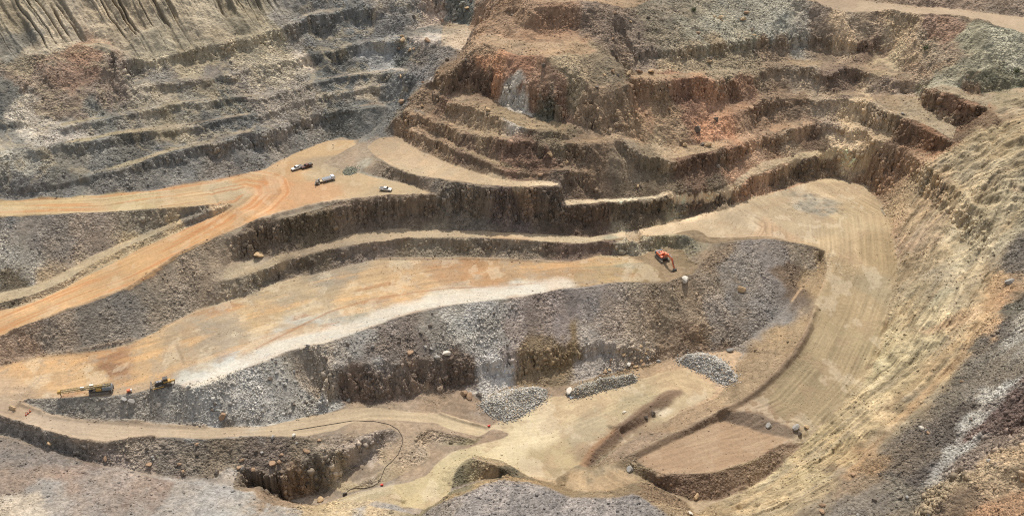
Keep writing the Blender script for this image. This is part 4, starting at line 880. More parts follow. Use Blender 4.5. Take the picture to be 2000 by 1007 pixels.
rock_mat = bpy.data.materials.new("broken_rock"); rock_mat.use_nodes = True
_nt = rock_mat.node_tree; _b = _nt.nodes["Principled BSDF"]; _b.inputs["Roughness"].default_value = 0.9; _b.inputs["Specular IOR Level"].default_value = 0.2
_a = _nt.nodes.new("ShaderNodeAttribute"); _a.attribute_name = "albedo"
_n = _nt.nodes.new("ShaderNodeTexNoise"); _n.inputs["Scale"].default_value = 2.5; _n.inputs["Detail"].default_value = 5
_tc = _nt.nodes.new("ShaderNodeTexCoord"); _nt.links.new(_tc.outputs["Object"], _n.inputs["Vector"])
_m = _nt.nodes.new("ShaderNodeMath"); _m.operation = 'MULTIPLY_ADD'; _m.inputs[1].default_value = 0.8; _m.inputs[2].default_value = 0.6
_nt.links.new(_n.outputs["Fac"], _m.inputs[0])
_v = _nt.nodes.new("ShaderNodeVectorMath"); _v.operation = 'SCALE'
_nt.links.new(_a.outputs["Color"], _v.inputs[0]); _nt.links.new(_m.outputs[0], _v.inputs["Scale"]); _nt.links.new(_v.outputs[0], _b.inputs["Base Color"])
_bp = _nt.nodes.new("ShaderNodeBump"); _bp.inputs["Strength"].default_value = 0.6; _bp.inputs["Distance"].default_value = 0.2
_nt.links.new(_n.outputs["Fac"], _bp.inputs["Height"]); _nt.links.new(_bp.outputs[0], _b.inputs["Normal"])

def upright(n):
    a = RR.uniform(0, 6.283, n); t = RR.normal(0, 0.22, (n, 2)); c, s_ = np.cos(a), np.sin(a); o = np.zeros(n); l = np.ones(n)
    Rz = np.stack([np.stack([c, -s_, o], -1), np.stack([s_, c, o], -1), np.stack([o, o, l], -1)], 1)
    T = np.stack([np.stack([l, o, t[:, 0]], -1), np.stack([o, l, t[:, 1]], -1), np.stack([-t[:, 0], -t[:, 1], l], -1)], 1)
    return np.einsum('nij,njk->nik', T, Rz)

def rock_mesh(name, P, R, C, base=(ICO_V, ICO_F), jit=0.28, flat=(0.55, 1.0), up=False):
    """one mesh of many angular rocks: centres P, radii R, colours C"""
    V, F = base
    n = len(P); nv = len(V)
    sc = np.stack([RR.uniform(0.75, 1.25, n), RR.uniform(0.75, 1.25, n), RR.uniform(flat[0], flat[1], n)], 1)
    v = V[None] * (1 + RR.uniform(-jit, jit, (n, nv, 1))) + RR.uniform(-jit, jit, (n, nv, 3)) * 0.35
    v = v * sc[:, None, :]
    v = np.einsum('nij,nvj->nvi', upright(n) if up else rotmats(n), v) * R[:, None, None] + P[:, None, :]
    f = (F[None] + (np.arange(n) * nv)[:, None, None]).reshape(-1, 3).astype(np.int32)
    me = bpy.data.meshes.new(name)
    me.vertices.add(n * nv); me.vertices.foreach_set("co", v.astype(np.float32).ravel())
    me.loops.add(f.size); me.loops.foreach_set("vertex_index", f.ravel())
    me.polygons.add(len(f)); me.polygons.foreach_set("loop_start", np.arange(0, f.size, 3, dtype=np.int32))
    me.update(calc_edges=True)
    ca = me.attributes.new("albedo", 'FLOAT_COLOR', 'POINT')
    c4 = np.ones((n, nv, 4), np.float32); c4[..., :3] = C[:, None, :]
    ca.data.foreach_set("color", c4.ravel())
    me.materials.append(rock_mat)
    return me

# where the photograph looks
def seen(x, y, z):
    dz = z - CAM_Z
    dep = y * CP - dz * SP
    u = IW / 2 + FPX * x / dep; v = IH / 2 + FPX * (-(y * SP + dz * CP)) / dep
    return (u > -120) & (u < 2120) & (v > -50) & (v < 1090)
VIS = seen(XX, YY, H)

def pick(D, n):
    w = (D * VIS).ravel().astype(np.float64); c = np.cumsum(w)
    i = np.searchsorted(c, RR.rand(n) * c[-1])
    j = np.clip(i, 0, w.size - 1)
    x = XX.ravel()[j] + RR.uniform(-GS / 2, GS / 2, n); y = YY.ravel()[j] + RR.uniform(-GS / 2, GS / 2, n)
    return x, y, hz(H, x, y), np.stack([hz(ALB[..., k], x, y) for k in range(3)], 1)

def stuff(name, D, n, rmin, rmax, pw, sink, lo, hi, base=(ICO_V, ICO_F), jit=0.28, label=None, tone=(1, 1, 1), flat=(0.55, 1.0), up=False):
    x, y, z, c = pick(D, n)
    r = rmin * (1 - RR.rand(n) * (1 - (rmin / rmax) ** pw)) ** (-1 / pw)
    c = np.clip(c * RR.uniform(lo, hi, (n, 1)) * np.array(tone), 0.02, 0.75)
    me = rock_mesh(name, np.stack([x, y, z - sink * r], 1), r, c, base, jit, flat, up)
    ob = bpy.data.objects.new(name, me); COL.objects.link(ob); ob["kind"] = "stuff"
    ob["label"] = label; ob["category"] = "rocks"
    return ob
M_GREY = pmask('350,760 480,722 560,690 640,672 720,655 800,650 960,600 1010,590 1000,660 960,735 900,700 760,690 700,700 640,690 690,790 620,806 500,828 400,830 330,800', 2, 0.6)
M_SCAT = pmask('1185,745 1160,740 1180,700 1250,680 1290,690 1280,712 1230,725', 1, 0.4)
nv_ = np.clip(0.25 + 1.6 * vnoise(XX / 9, YY / 9, 341) * vnoise(XX / 2.5, YY / 2.5, 343), 0, 2) * np.clip(0.6 + 2.2 * CHU, 0.12, 2)
DT = (TAL * (1 - HARD) * (1 - 0.85 * M_SIDE) * (1 - 0.9 * M_GUL) * (1 - 0.75 * M_RW) * nv_ * 1.0 + 0.7 * M_FG * nv_ + 0.8 * M_FR + 0.6 * M_DARK * nv_ + 0.8 * M_BEL * nv_ + 0.8 * M_GREY) * (1 - 0.93 * FACE1)
stuff('rubble', DT, 36000, 0.14, 0.85, 1.9, 0.25, 0.66, 1.4, (CUB_V, CUB_F), 0.4, flat=(0.4, 1.0), label="small angular rubble covering the talus slopes of the pit")
stuff('rubble', DT, 26000, 0.14, 0.75, 2.2, 0.25, 0.68, 1.4, label="stony scree covering the talus slopes of the pit")
stuff('rubble', M_GREY * nv_ + 1.5 * M_SCAT, 8500, 0.16, 0.75, 2.0, 0.2, 0.66, 1.3, (CUB_V, CUB_F), 0.4, flat=(0.4, 1.0), label="pale grey blasted rock on the slope below the middle bench")
DC = FD * FACE1 * (1 - HARD)
stuff('rock_face_blocks', DC * (0.15 + vnoise(XX / 6, YY / 6, 345) ** 2), 20000, 0.25, 1.25, 1.9, 0.55, 0.72, 1.5, (CUB_V, CUB_F), 0.24, flat=(0.7, 1.7), up=True, label="fractured blocks standing out of the steep bench faces")
DR = M_RW * sstep(0.42, 0.62, vnoise(XX / 7, YY / 7, 351)) * (1 - FLAT)
stuff('rubble', DR, 2000, 0.18, 0.7, 2.0, 0.35, 0.75, 1.25, (CUB_V, CUB_F), 0.35, label="broken rock lying on the tan right hand wall")
toe = blur(TAL, 8, 2) * (1 - TAL) * (1 - sstep(0.35, 0.6, SL))
stuff('rubble', (toe + 0.8 * farw * FLAT * (1 - HARD)) * (0.15 + vnoise(XX / 4, YY / 4, 361)) * (1 - 0.6 * M_HAUL), 12000, 0.16, 0.6, 2.2, 0.2, 0.75, 1.3, label="scattered stones rolled onto the benches at the foot of slopes")
stuff('gravel', np.clip(M_OB + M_RAMP + 0.6 * M_FLOOR + 0.8 * M_LEDGE + 0.6 * M_TONG, 0, 1) * (vnoise(XX / 6, YY / 6, 371) ** 3), 4000, 0.10, 0.3, 2.5, 0.2, 0.7, 1.2, label="gravel strewn over the flat benches")
# ------------------------------------------------------------------ machines and other things
def mat(name, rgb, rough=0.6, metal=0.0, wear=0.25, scale=3.0):
    """painted / worn surface: sRGB colour broken up by dust"""
    m = bpy.data.materials.new(name); m.use_nodes = True
    nt = m.node_tree; b = nt.nodes["Principled BSDF"]
    b.inputs["Roughness"].default_value = rough; b.inputs["Metallic"].default_value = metal
    n = nt.nodes.new("ShaderNodeTexNoise"); n.inputs["Scale"].default_value = scale; n.inputs["Detail"].default_value = 6
    tc = nt.nodes.new("ShaderNodeTexCoord"); nt.links.new(tc.outputs["Object"], n.inputs["Vector"])
    r = nt.nodes.new("ShaderNodeValToRGB"); c = lin(rgb)
    d = lin((176, 150, 118))
    r.color_ramp.elements[0].position = 0.35; r.color_ramp.elements[0].color = (*[float(x) for x in c], 1)
    r.color_ramp.elements[1].position = 0.75; r.color_ramp.elements[1].color = (*[float(a * (1 - wear) + q * wear) for a, q in zip(c, d)], 1)
    nt.links.new(n.outputs["Fac"], r.inputs[0]); nt.links.new(r.outputs[0], b.inputs["Base Color"])
    return m
MT = dict(orange=mat("orange_paint", (208, 98, 54), 0.55, wear=0.4), yellow=mat("yellow_paint", (176, 138, 60), 0.65, wear=0.45), white=mat("white_paint", (214, 212, 205), 0.45, wear=0.3),
          grey=mat("grey_steel", (120, 124, 128), 0.5, 0.3), silver=mat("silver_paint", (196, 202, 210), 0.35, 0.2, wear=0.1), dark=mat("dark_steel", (52, 52, 52), 0.6),
          black=mat("black_rubber", (30, 30, 30), 0.85), glass=mat("dark_glass", (28, 34, 40), 0.1, wear=0.05), maroon=mat("dark_red_paint", (84, 38, 34), 0.4), track=mat("dusty_track_steel", (104, 100, 94), 0.8, wear=0.5),
          brown=mat("brown_cable", (64, 54, 46), 0.8), red=mat("red_plastic", (206, 52, 36), 0.5, wear=0.1), cone=mat("orange_plastic", (232, 92, 40), 0.5, wear=0.1),
          leaf=mat("dry_green_leaf", (78, 92, 58), 0.8, wear=0.3, scale=1.5), twig=mat("twig_bark", (92, 78, 62), 0.9), slab=mat("blue_grey_plate", (112, 122, 130), 0.6), mast=mat("faded_yellow_paint", (158, 138, 84), 0.6, wear=0.5), tan=mat("tan_paint", (190, 172, 140), 0.6))

class MB:
    def __init__(self): self.b = bmesh.new()
    def box(self, x0, x1, y0, y1, z0, z1, taper=(1, 1), skew=0.0, M=None):
        """box with the top face scaled by taper and shifted along x by skew"""
        cx_, cy_ = (x0 + x1) / 2, (y0 + y1) / 2; hx, hy = (x1 - x0) / 2, (y1 - y0) / 2
        P = [(cx_ + sx * hx, cy_ + sy * hy, z0) for sx, sy in ((-1, -1), (1, -1), (1, 1), (-1, 1))] + [(cx_ + skew + sx * hx * taper[0], cy_ + sy * hy * taper[1], z1) for sx, sy in ((-1, -1), (1, -1), (1, 1), (-1, 1))]
        v = [self.b.verts.new(M @ Vector(p) if M else p) for p in P]
        for f in ((3, 2, 1, 0), (4, 5, 6, 7), (0, 1, 5, 4), (1, 2, 6, 5), (2, 3, 7, 6), (3, 0, 4, 7)):
            self.b.faces.new([v[i] for i in f])
        return self
    def prism(self, prof, y0, y1):
        """profile in x,z pulled from y0 to y1"""
        a = [self.b.verts.new((x, y0, z)) for x, z in prof]; c = [self.b.verts.new((x, y1, z)) for x, z in prof]
        n = len(prof)
        self.b.faces.new(a); self.b.faces.new(c[::-1])
        for i in range(n): self.b.faces.new((a[i], c[i], c[(i + 1) % n], a[(i + 1) % n]))
        return self
    def tube(self, pts, r, n=8):
        pts = [Vector(p) for p in pts]; prev = None; rr = r if isinstance(r, (list, tuple)) else [r] * len(pts)
        for i, p in enumerate(pts):
            d = (pts[min(i + 1, len(pts) - 1)] - pts[max(i - 1, 0)]).normalized()
            s = d.orthogonal().normalized() if abs(d.z) > 0.95 else d.cross(Vector((0, 0, 1))).normalized()
            t = s.cross(d)
            ring = [self.b.verts.new(p + rr[i] * (math.cos(6.2832 * k / n) * s + math.sin(6.2832 * k / n) * t)) for k in range(n)]
            if prev:
                for k in range(n): self.b.faces.new((prev[k], prev[(k + 1) % n], ring[(k + 1) % n], ring[k]))
            else: self.b.faces.new(ring[::-1])
            prev = ring
        self.b.faces.new(prev)
        return self
    def cyl(self, c, ax, r, h, n=16):
        c = Vector(c); a = Vector(ax).normalized()
        return self.tube([c - a * h / 2, c + a * h / 2], r, n)
    def put(self, name, m, parent=None, bev=0.0):
        if bev:
            bmesh.ops.bevel(self.b, geom=[e for e in self.b.edges], offset=bev, segments=1, affect='EDGES')
        bmesh.ops.recalc_face_normals(self.b, faces=self.b.faces)
        me = bpy.data.meshes.new(name); self.b.to_mesh(me); self.b.free(); me.materials.append(m)
        o = bpy.data.objects.new(name, me); COL.objects.link(o); o.parent = parent
        return o

def tag(o, label, cat, group=None):
    o["label"] = label; o["category"] = cat
    if group: o["group"] = group
    return o
def thing(name, loc, rz, label, cat, group=None):
    o = bpy.data.objects.new(name, None); COL.objects.link(o)
    o.location = loc; o.rotation_euler = (0, 0, rz)
    o.empty_display_size = 0.5
    return tag(o, label, cat, group)
def ground_at(u, v, lift=0.0):
    x, y, z = cast(u, v, H)
    return Vector((x, y, z + lift))
def heading(p, q):
    z = float(np.median([cast(*p)[2], cast(*q)[2]]))
    a, b = at(*p, z), at(*q, z)
    return math.atan2(float(b[1] - a[1]), float(b[0] - a[0]))
def copy_thing(o):
    c = o.copy(); COL.objects.link(c)
    for ch in [k for k in bpy.data.objects if k.parent == o]:
        d = copy_thing(ch); d.parent = c
    return c

# --- pickups ------------------------------------------------------
def wheel(x, y, r, w, root):
    ty = MB().cyl((x, y, r), (0, 1, 0), r, w, 18).put("wheel", MT["black"], root)
    MB().cyl((x, y + (0.01 if y > 0 else -0.01), r), (0, 1, 0), r * 0.55, w + 0.02, 12).put("rim", MT["grey"], ty)
def pickup(loc, rz, label, paint, group, tray='open'):
    r = thing("pickup_truck", loc, rz, label, "pickup truck", group)
    MB().prism([(-2.65, 0.55), (2.55, 0.5), (2.65, 0.75), (2.6, 1.02), (1.25, 1.12), (0.95, 1.15), (-2.65, 1.12)], -0.92, 0.92).put("body", paint, r, 0.05)
    c = MB().prism([(-0.95, 1.13), (1.15, 1.13), (0.45, 1.72), (-0.75, 1.76)], -0.80, 0.80).put("cab", paint, r, 0.06)
    MB().prism([(1.13, 1.2), (1.2, 1.18), (0.56, 1.70), (0.49, 1.70)], -0.70, 0.70).put("windscreen", MT["glass"], c)
    for s in (-1, 1):
        y = s * 0.80
        MB().prism([(-0.82, 1.2), (0.9, 1.2), (0.42, 1.64), (-0.68, 1.64)], min(y, y + s * 0.02), max(y, y + s * 0.02)).put("side_window", MT["glass"], c)
        MB().box(2.6, 2.66, s * 0.62 - 0.18, s * 0.62 + 0.18, 0.8, 0.96).put("headlight", MT["silver"], r)
    if tray == 'open':
        MB().box(-2.5, -1.05, -0.74, 0.74, 1.125, 1.16).put("bed_liner", MT["dark"], r)
        for s in (-1, 1): MB().box(-2.6, -1.0, s * 0.83 - 0.07, s * 0.83 + 0.07, 1.12, 1.36).put("bed_side", paint, r, 0.02)
        MB().box(-2.66, -2.58, -0.88, 0.88, 1.12, 1.36).put("tailgate", paint, r, 0.02)
    else:
        MB().box(-2.62, -1.0, -0.88, 0.88, 1.13, 1.55).put("bed_cover", MT["dark"], r, 0.05)
    for x in (1.65, -1.6):
        for s in (-1, 1): wheel(x, s * 0.84, 0.40, 0.26, r)
    MB().box(2.64, 2.78, -0.85, 0.85, 0.45, 0.7).put("bumper", MT["dark"], r, 0.03)
    return r
gP = "pickups parked on the junction pad"
pickup(ground_at(580, 330.5), heading((590, 327), (570, 334)), "white pickup nose to tail with the dark red one, its tray dark", MT["white"], gP)
pickup(ground_at(599.5, 327), heading((606, 325), (593, 329)), "dark red pickup with a black tray cover behind the white one", MT["maroon"], gP, 'cover')
pickup(ground_at(753.5, 372), heading((742, 371), (765, 373)), "white pickup parked alone near the cliff edge of the pad", MT["white"], gP)

# --- flatbed service truck and small drill ---------------------------------------
r = thing("service_truck", ground_at(642, 353), heading((634, 355.5), (651, 351)), "silver flatbed service truck with a boxy body beside the grey drill", "truck")
MB().box(-2.6, 2.9, -0.55, 0.55, 0.55, 0.85).put("chassis", MT["dark"], r)
c = MB().prism([(1.2, 0.8), (2.95, 0.8), (2.95, 1.5), (2.6, 2.2), (1.2, 2.25)], -0.98, 0.98).put("cab", MT["silver"], r, 0.06)
MB().prism([(2.96, 1.52), (3.0, 1.52), (2.66, 2.14), (2.62, 2.14)], -0.82, 0.82).put("windscreen", MT["glass"], c)
MB().box(-2.7, 1.1, -1.05, 1.05, 0.9, 1.75).put("cargo_box", MT["silver"], r, 0.05)
MB().box(-2.5, 0.9, -0.85, 0.85, 1.75, 1.83).put("box_lid", MT["slab"], r)
for x in (2.0, -1.4):
    for s in (-1, 1): wheel(x, s * 0.86, 0.45, 0.3, r)
r = thing("light_trailer", ground_at(628.5, 356.5), heading((624, 357.5), (632, 355.5)), "small tan trailer hitched between the silver truck and the grey drill", "trailer")
MB().box(-1.0, 1.0, -0.7, 0.7, 0.5, 1.05).put("body", MT["tan"], r, 0.05)
MB().tube([(1.0, 0, 0.6), (2.2, 0, 0.5)], 0.06).put("drawbar", MT["dark"], r)
for s in (-1, 1): wheel(-0.1, s * 0.78, 0.32, 0.2, r)
r = thing("crawler_drill", ground_at(620, 359), heading((620, 366), (621, 355)), "small dusty grey crawler drill with a short mast", "drill")
for s in (-1, 1): MB().prism([(-1.5, 0.12), (-1.3, 0), (1.3, 0), (1.5, 0.12), (1.5, 0.5), (1.3, 0.65), (-1.3, 0.65), (-1.5, 0.5)], s * 0.85 - 0.22, s * 0.85 + 0.22).put("track", MT["track"], r)
MB().box(-1.3, 1.2, -0.6, 0.6, 0.5, 1.5).put("engine_housing", MT["track"], r, 0.06)
MB().box(0.2, 1.2, -1.1, -0.4, 0.9, 2.0).put("cab", MT["grey"], r, 0.05)
MB().tube([(0.9, 0.35, 1.2), (-2.6, 0.4, 1.75)], 0.16).put("mast", MT["dark"], r)
MB().tube([(1.0, 0.0, 1.3), (1.9, 0.7, 1.0)], 0.1).put("boom", MT["dark"], r)

# --- excavator -----------------------------------------------------------------
hx = math.radians(-67)
r = thing("excavator", ground_at(1293, 506), hx, "orange and grey tracked excavator digging at the end of the bench", "excavator")
for s in (-1, 1):
    tr = MB().prism([(-2.9, 0.45), (-2.6, 0.12), (-2.2, 0), (2.2, 0), (2.6, 0.12), (2.9, 0.45), (2.9, 0.8), (2.5, 1.15), (-2.5, 1.15), (-2.9, 0.8)], s * 1.65 - 0.35, s * 1.65 + 0.35).put("track", MT["track"], r, 0.04)
    MB().box(-2.2, 2.2, s * 1.65 - 0.2, s * 1.65 + 0.2, 1.15, 1.2).put("track_guard", MT["dark"], tr)
MB().box(-1.4, 1.4, -1.35, 1.35, 0.6, 1.1).put("undercarriage", MT["dark"], r)
MB().cyl((0, 0, 1.2), (0, 0, 1), 1.05, 0.3, 24).put("slew_ring", MT["dark"], r)
MB().box(-3.1, 1.9, -1.6, 1.6, 1.36, 1.7).put("house_deck", MT["grey"], r, 0.04)
MB().box(-2.7, 0.2, -1.55, -0.1, 1.7, 2.75, (0.96, 0.95)).put("engine_housing", MT["orange"], r, 0.06)
MB().box(-2.7, -0.4, 0.0, 1.55, 1.7, 2.5, (0.96, 0.95)).put("side_housing", MT["orange"], r, 0.06)
MB().box(-0.3, 1.6, -1.5, -0.6, 1.7, 2.25).put("fuel_tank", MT["orange"], r, 0.05)
MB().prism([(-3.7, 1.45), (-2.75, 1.4), (-2.75, 2.7), (-3.5, 2.65), (-3.75, 2.2)], -1.6, 1.6).put("counterweight", MT["slab"], r, 0.08)
MB().box(-2.2, -0.6, -1.2, -0.4, 2.77, 2.86).put("engine_grille", MT["dark"], r)
MB().cyl((-1.9, 0.5, 2.8), (0, 0, 1), 0.12, 0.7, 10).put("exhaust", MT["dark"], r)
c = MB().prism([(-0.25, 1.7), (1.75, 1.7), (1.8, 2.3), (1.45, 3.25), (-0.2, 3.3)], 0.62, 1.58).put("cab", MT["orange"], r, 0.06)
MB().prism([(1.80, 1.95), (1.87, 2.3), (1.52, 3.15), (1.46, 3.15)], 0.72, 1.48).put("windscreen", MT["glass"], c)
MB().prism([(0.0, 2.2), (1.5, 2.2), (1.3, 3.1), (0.0, 3.12)], 1.585, 1.61).put("side_window", MT["glass"], c)
MB().prism([(0.7, 1.6), (1.6, 1.55), (4.6, 4.35), (7.3, 4.05), (7.5, 4.4), (7.2, 4.65), (4.3, 5.15), (3.6, 4.9), (0.8, 2.4)], -0.36, 0.36).put("boom", MT["orange"], r, 0.05)
for s in (-1, 1):
    MB().tube([(1.5, s * 0.55, 1.75), (4.0, s * 0.5, 4.2)], 0.13).put("boom_cylinder", MT["grey"], r)
MB().prism([(7.0, 4.75), (7.5, 4.9), (9.2, 2.2), (9.75, 1.05), (9.45, 0.9), (8.6, 1.9), (7.1, 3.8)], -0.26, 0.26).put("stick", MT["orange"], r, 0.04)
MB().tube([(4.7, 0, 5.25), (7.2, 0, 4.95)], 0.14).put("stick_cylinder", MT["grey"], r)
MB().tube([(7.6, 0, 4.5), (9.5, 0, 2.3)], 0.11).put("bucket_cylinder", MT["grey"], r)
b_ = MB().prism([(9.6, 1.3), (10.2, 1.0), (10.35, 0.35), (9.9, -0.15), (9.1, -0.2), (8.75, 0.1), (8.95, 0.25), (9.3, 0.15), (9.75, 0.35), (9.8, 0.8), (9.45, 1.05)], -0.85, 0.85).put("bucket", MT["dark"], r, 0.03)
for k in range(5):
    y = -0.7 + 0.35 * k
    MB().prism([(8.8, 0.12), (8.95, 0.02), (8.45, -0.12)], y - 0.07, y + 0.07).put("tooth", MT["grey"], b_)

# --- long drill rig with lowered mast --------------------------------------------
hd = heading((214, 760), (128, 769))
r = thing("drill_rig", ground_at(196, 765.5), hd, "long yellow and grey drill rig with its mast lowered flat", "drill rig")
for s in (-1, 1):
    MB().prism([(-3.6, 0.5), (-3.2, 0.1), (-2.8, 0), (2.4, 0), (2.8, 0.1), (3.2, 0.5), (2.8, 1.0), (-3.2, 1.0)], s * 1.3 - 0.3, s * 1.3 + 0.3).put("track", MT["track"], r, 0.04)
MB().box(-4.6, 3.4, -1.2, 1.2, 1.1, 1.5).put("chassis", MT["dark"], r)
MB().box(-4.4, -1.2, -1.25, 1.25, 1.5, 2.7, (0.96, 0.94)).put("engine_housing", MT["slab"], r, 0.06)
MB().box(-1.1, 1.6, -1.25, -0.35, 1.5, 2.5, (0.95, 0.95)).put("compressor_housing", MT["yellow"], r, 0.06)
MB().box(-4.0, -2.0, -0.9, 0.0, 2.72, 2.95).put("radiator", MT["dark"], r)
MB().box(-1.0, 0.9, 0.6, 1.25, 1.5, 2.3).put("tool_box", MT["yellow"], r, 0.04)
c = MB().box(1.8, 3.3, -1.3, -0.1, 1.5, 3.1, (0.9, 0.92)).put("cab", MT["white"], r, 0.06)
MB().box(3.22, 3.34, -1.1, -0.3, 2.1, 2.9, skew=-0.06).put("windscreen", MT["glass"], c)
m_ = MB()
for y, z in ((-0.15, 2.75), (0.75, 2.75), (-0.15, 3.55), (0.75, 3.55)): m_.tube([(-4.2, y, z), (13.2, y, z - 0.9)], 0.11, 6)
for k in range(17):
    x = -4.2 + k * 1.05; z = 2.75 - 0.9 * (k * 1.05) / 17.4; q = z - 0.055
    for y in (-0.15, 0.75):
        m_.tube([(x, y, z), (x + 1.05, y, q + 0.8)], 0.05, 5); m_.tube([(x, y, z), (x, y, z + 0.8)], 0.05, 5)
    m_.tube([(x, -0.15, z + 0.8), (x + 1.05, 0.75, q + 0.8)], 0.05, 5)
m_.put("mast", MT["mast"], r)
MB().tube([(-3.5, 0.3, 3.15), (12.9, 0.3, 2.25)], 0.2).put("drill_pipe", MT["grey"], r)
MB().box(12.6, 13.6, -0.3, 0.9, 1.7, 2.8).put("mast_crown", MT["yellow"], r, 0.05)
MB().box(4.6, 6.0, 0.0, 0.6, 2.0, 3.4).put("rotary_head", MT["white"], r, 0.05)
for x in (-4.3, 3.1):
    for s in (-1, 1): MB().cyl((x, s * 1.45, 0.85), (0, 0, 1), 0.16, 1.7, 10).put("levelling_jack", MT["grey"], r)
MB().tube([(2.6, 0.3, 1.4), (5.0, 0.3, 2.4)], 0.14).put("mast_cylinder", MT["grey"], r)
MB().box(12.8, 13.0, 0.1, 0.4, -0.1, 1.7).put("mast_stand", MT["dark"], r)

# --- bulldozer -------------------------------------------------------------------
r = thing("bulldozer", ground_at(319, 752), heading((342, 746), (296, 757)), "black and yellow bulldozer with its wide blade at the crest", "bulldozer")
for s in (-1, 1):
    MB().prism([(-3.0, 0.5), (-2.6, 0.1), (-2.2, 0), (2.0, 0), (2.5, 0.15), (2.8, 0.5), (2.5, 0.95), (0.3, 1.15), (-1.2, 1.5), (-2.0, 1.3), (-2.9, 0.9)], s * 1.15 - 0.3, s * 1.15 + 0.3).put("track", MT["dark"], r, 0.04)
MB().box(-0.2, 2.5, -0.7, 0.7, 0.8, 2.1, (0.96, 0.85)).put("engine_housing", MT["dark"], r, 0.06)
MB().box(0.3, 2.0, -0.45, 0.45, 2.1, 2.2).put("hood_vent", MT["grey"], r)
MB().box(-2.7, -0.3, -0.85, 0.85, 0.8, 1.9).put("rear_body", MT["yellow"], r, 0.06)
c = MB().box(-1.9, -0.25, -0.75, 0.75, 1.9, 3.0, (0.88, 0.9)).put("cab", MT["yellow"], r, 0.05)
MB().box(-1.85, -0.35, -0.78, 0.78, 2.15, 2.8, (0.91, 0.93)).put("cab_window", MT["glass"], c)
MB().box(-1.95, -0.2, -0.8, 0.8, 3.0, 3.12).put("cab_roof", MT["dark"], c, 0.03)
MB().prism([(3.9, 0.02), (4.1, 0.05), (3.8, 0.6), (3.8, 1.1), (4.1, 1.6), (3.95, 1.65), (3.55, 1.15), (3.55, 0.5)], -2.1, 2.1).put("blade", MT["track"], r)
for s in (-1, 1):
    MB().tube([(-0.3, s * 1.55, 0.6), (3.65, s * 1.55, 0.55)], 0.16).put("push_arm", MT["yellow"], r)
    MB().tube([(2.3, s * 0.6, 1.9), (3.65, s * 0.6, 0.9)], 0.09).put("lift_cylinder", MT["grey"], r)
MB().cyl((1.3, 0.3, 2.5), (0, 0, 1), 0.1, 0.8, 10).put("exhaust", MT["dark"], r)
p_ = MB().box(-4.1, -2.7, -0.35, 0.35, 1.0, 1.6).put("ripper_frame", MT["yellow"], r, 0.05)
MB().prism([(-4.2, 1.5), (-3.9, 1.5), (-3.85, 0.5), (-3.6, 0.05), (-4.0, 0.3)], -0.12, 0.12).put("ripper_tooth", MT["dark"], p_)

# --- little orange compressor and other small gear -----------------------------------
r = thing("air_compressor", ground_at(252.5, 765.5), heading((248, 766), (260, 763)), "small orange compressor on wheels between drill rig and bulldozer", "compressor")
MB().box(-0.75, 0.55, -0.5, 0.5, 0.4, 1.25, (0.94, 0.9)).put("hood", MT["orange"], r, 0.06)
MB().box(0.55, 1.0, -0.45, 0.45, 0.4, 1.15).put("end_panel", MT["white"], r, 0.04)
MB().tube([(1.0, 0, 0.5), (2.0, 0, 0.4)], 0.05).put("drawbar", MT["dark"], r)
for s in (-1, 1): wheel(-0.1, s * 0.58, 0.3, 0.18, r)

def cone(u, v, label):
    r = thing("traffic_cone", ground_at(u, v), 0, label, "traffic cone", "cones beside the lower road")
    MB().tube([(0, 0, 0.05), (0, 0, 0.95)], [0.28, 0.06], 14).put("body", MT["cone"], r)
    MB().tube([(0, 0, 0.45), (0, 0, 0.65)], [0.205, 0.155], 14).put("reflective_band", MT["white"], r)
    MB().box(-0.34, 0.34, -0.34, 0.34, 0, 0.06).put("foot", MT["black"], r)
cone(51, 810, "orange traffic cone at the pale lower road, lowest of three")
cone(55, 807, "orange traffic cone between the other two by the lower road")
cone(59, 803, "orange traffic cone at the lower road, topmost of three")

def drum(u, v, rz, label):
    r = thing("red_drum", ground_at(u, v), rz, label, "drum")
    MB().cyl((0, 0, 0.34), (1, 0, 0), 0.34, 0.95, 18).put("barrel", MT["red"], r)
    for x in (-0.2, 0.2): MB().cyl((x, 0, 0.34), (1, 0, 0), 0.362, 0.06, 18).put("rib", MT["red"], r)
    MB().cyl((0.48, 0.12, 0.45), (1, 0, 0), 0.06, 0.05, 10).put("bung", MT["dark"], r)
drum(955, 832, 0.5, "red drum lying at the tip of the left grey gravel pile")
drum(746, 947, 0.2, "red drum lying on the yellow sand beside the hose")

# dewatering pump and its long black hose
r = thing("water_pump", ground_at(674, 965), 0.4, "black water pump on the yellow sand at the hose end", "pump")
MB().box(-0.8, 0.8, -0.45, 0.45, 0.0, 0.18).put("skid", MT["dark"], r)
MB().box(-0.7, 0.1, -0.38, 0.38, 0.18, 0.85, (0.95, 0.9)).put("motor", MT["black"], r, 0.04)
MB().cyl((0.45, 0, 0.5), (0, 1, 0), 0.32, 0.5, 16).put("impeller_housing", MT["dark"], r)
MB().tube([(0.45, 0, 0.8), (0.45, 0, 1.05)], 0.12).put("outlet", MT["grey"], r)
hp = np.array([(573, 840), (640, 829), (690, 821), (730, 822), (760, 828), (777, 838), (786, 852), (786, 866), (778, 886), (766, 900), (752, 912), (746, 928), (741, 940), (730, 948), (712, 953), (694, 952), (682, 956), (675, 963)], float)
s_ = np.concatenate([[0], np.cumsum(np.hypot(*(hp[1:] - hp[:-1]).T))]); q_ = np.linspace(0, s_[-1], 70)
pts = [ground_at(np.interp(t, s_, hp[:, 0]), np.interp(t, s_, hp[:, 1]), 0.1) for t in q_]
tag(MB().tube(pts, 0.11, 6).put("water_hose", MT["brown"]), "long black hose curving from the lower road down to the pump", "hose")
r = thing("survey_marker", ground_at(651, 289), 0, "thin white survey post standing on the sandy pad", "post")
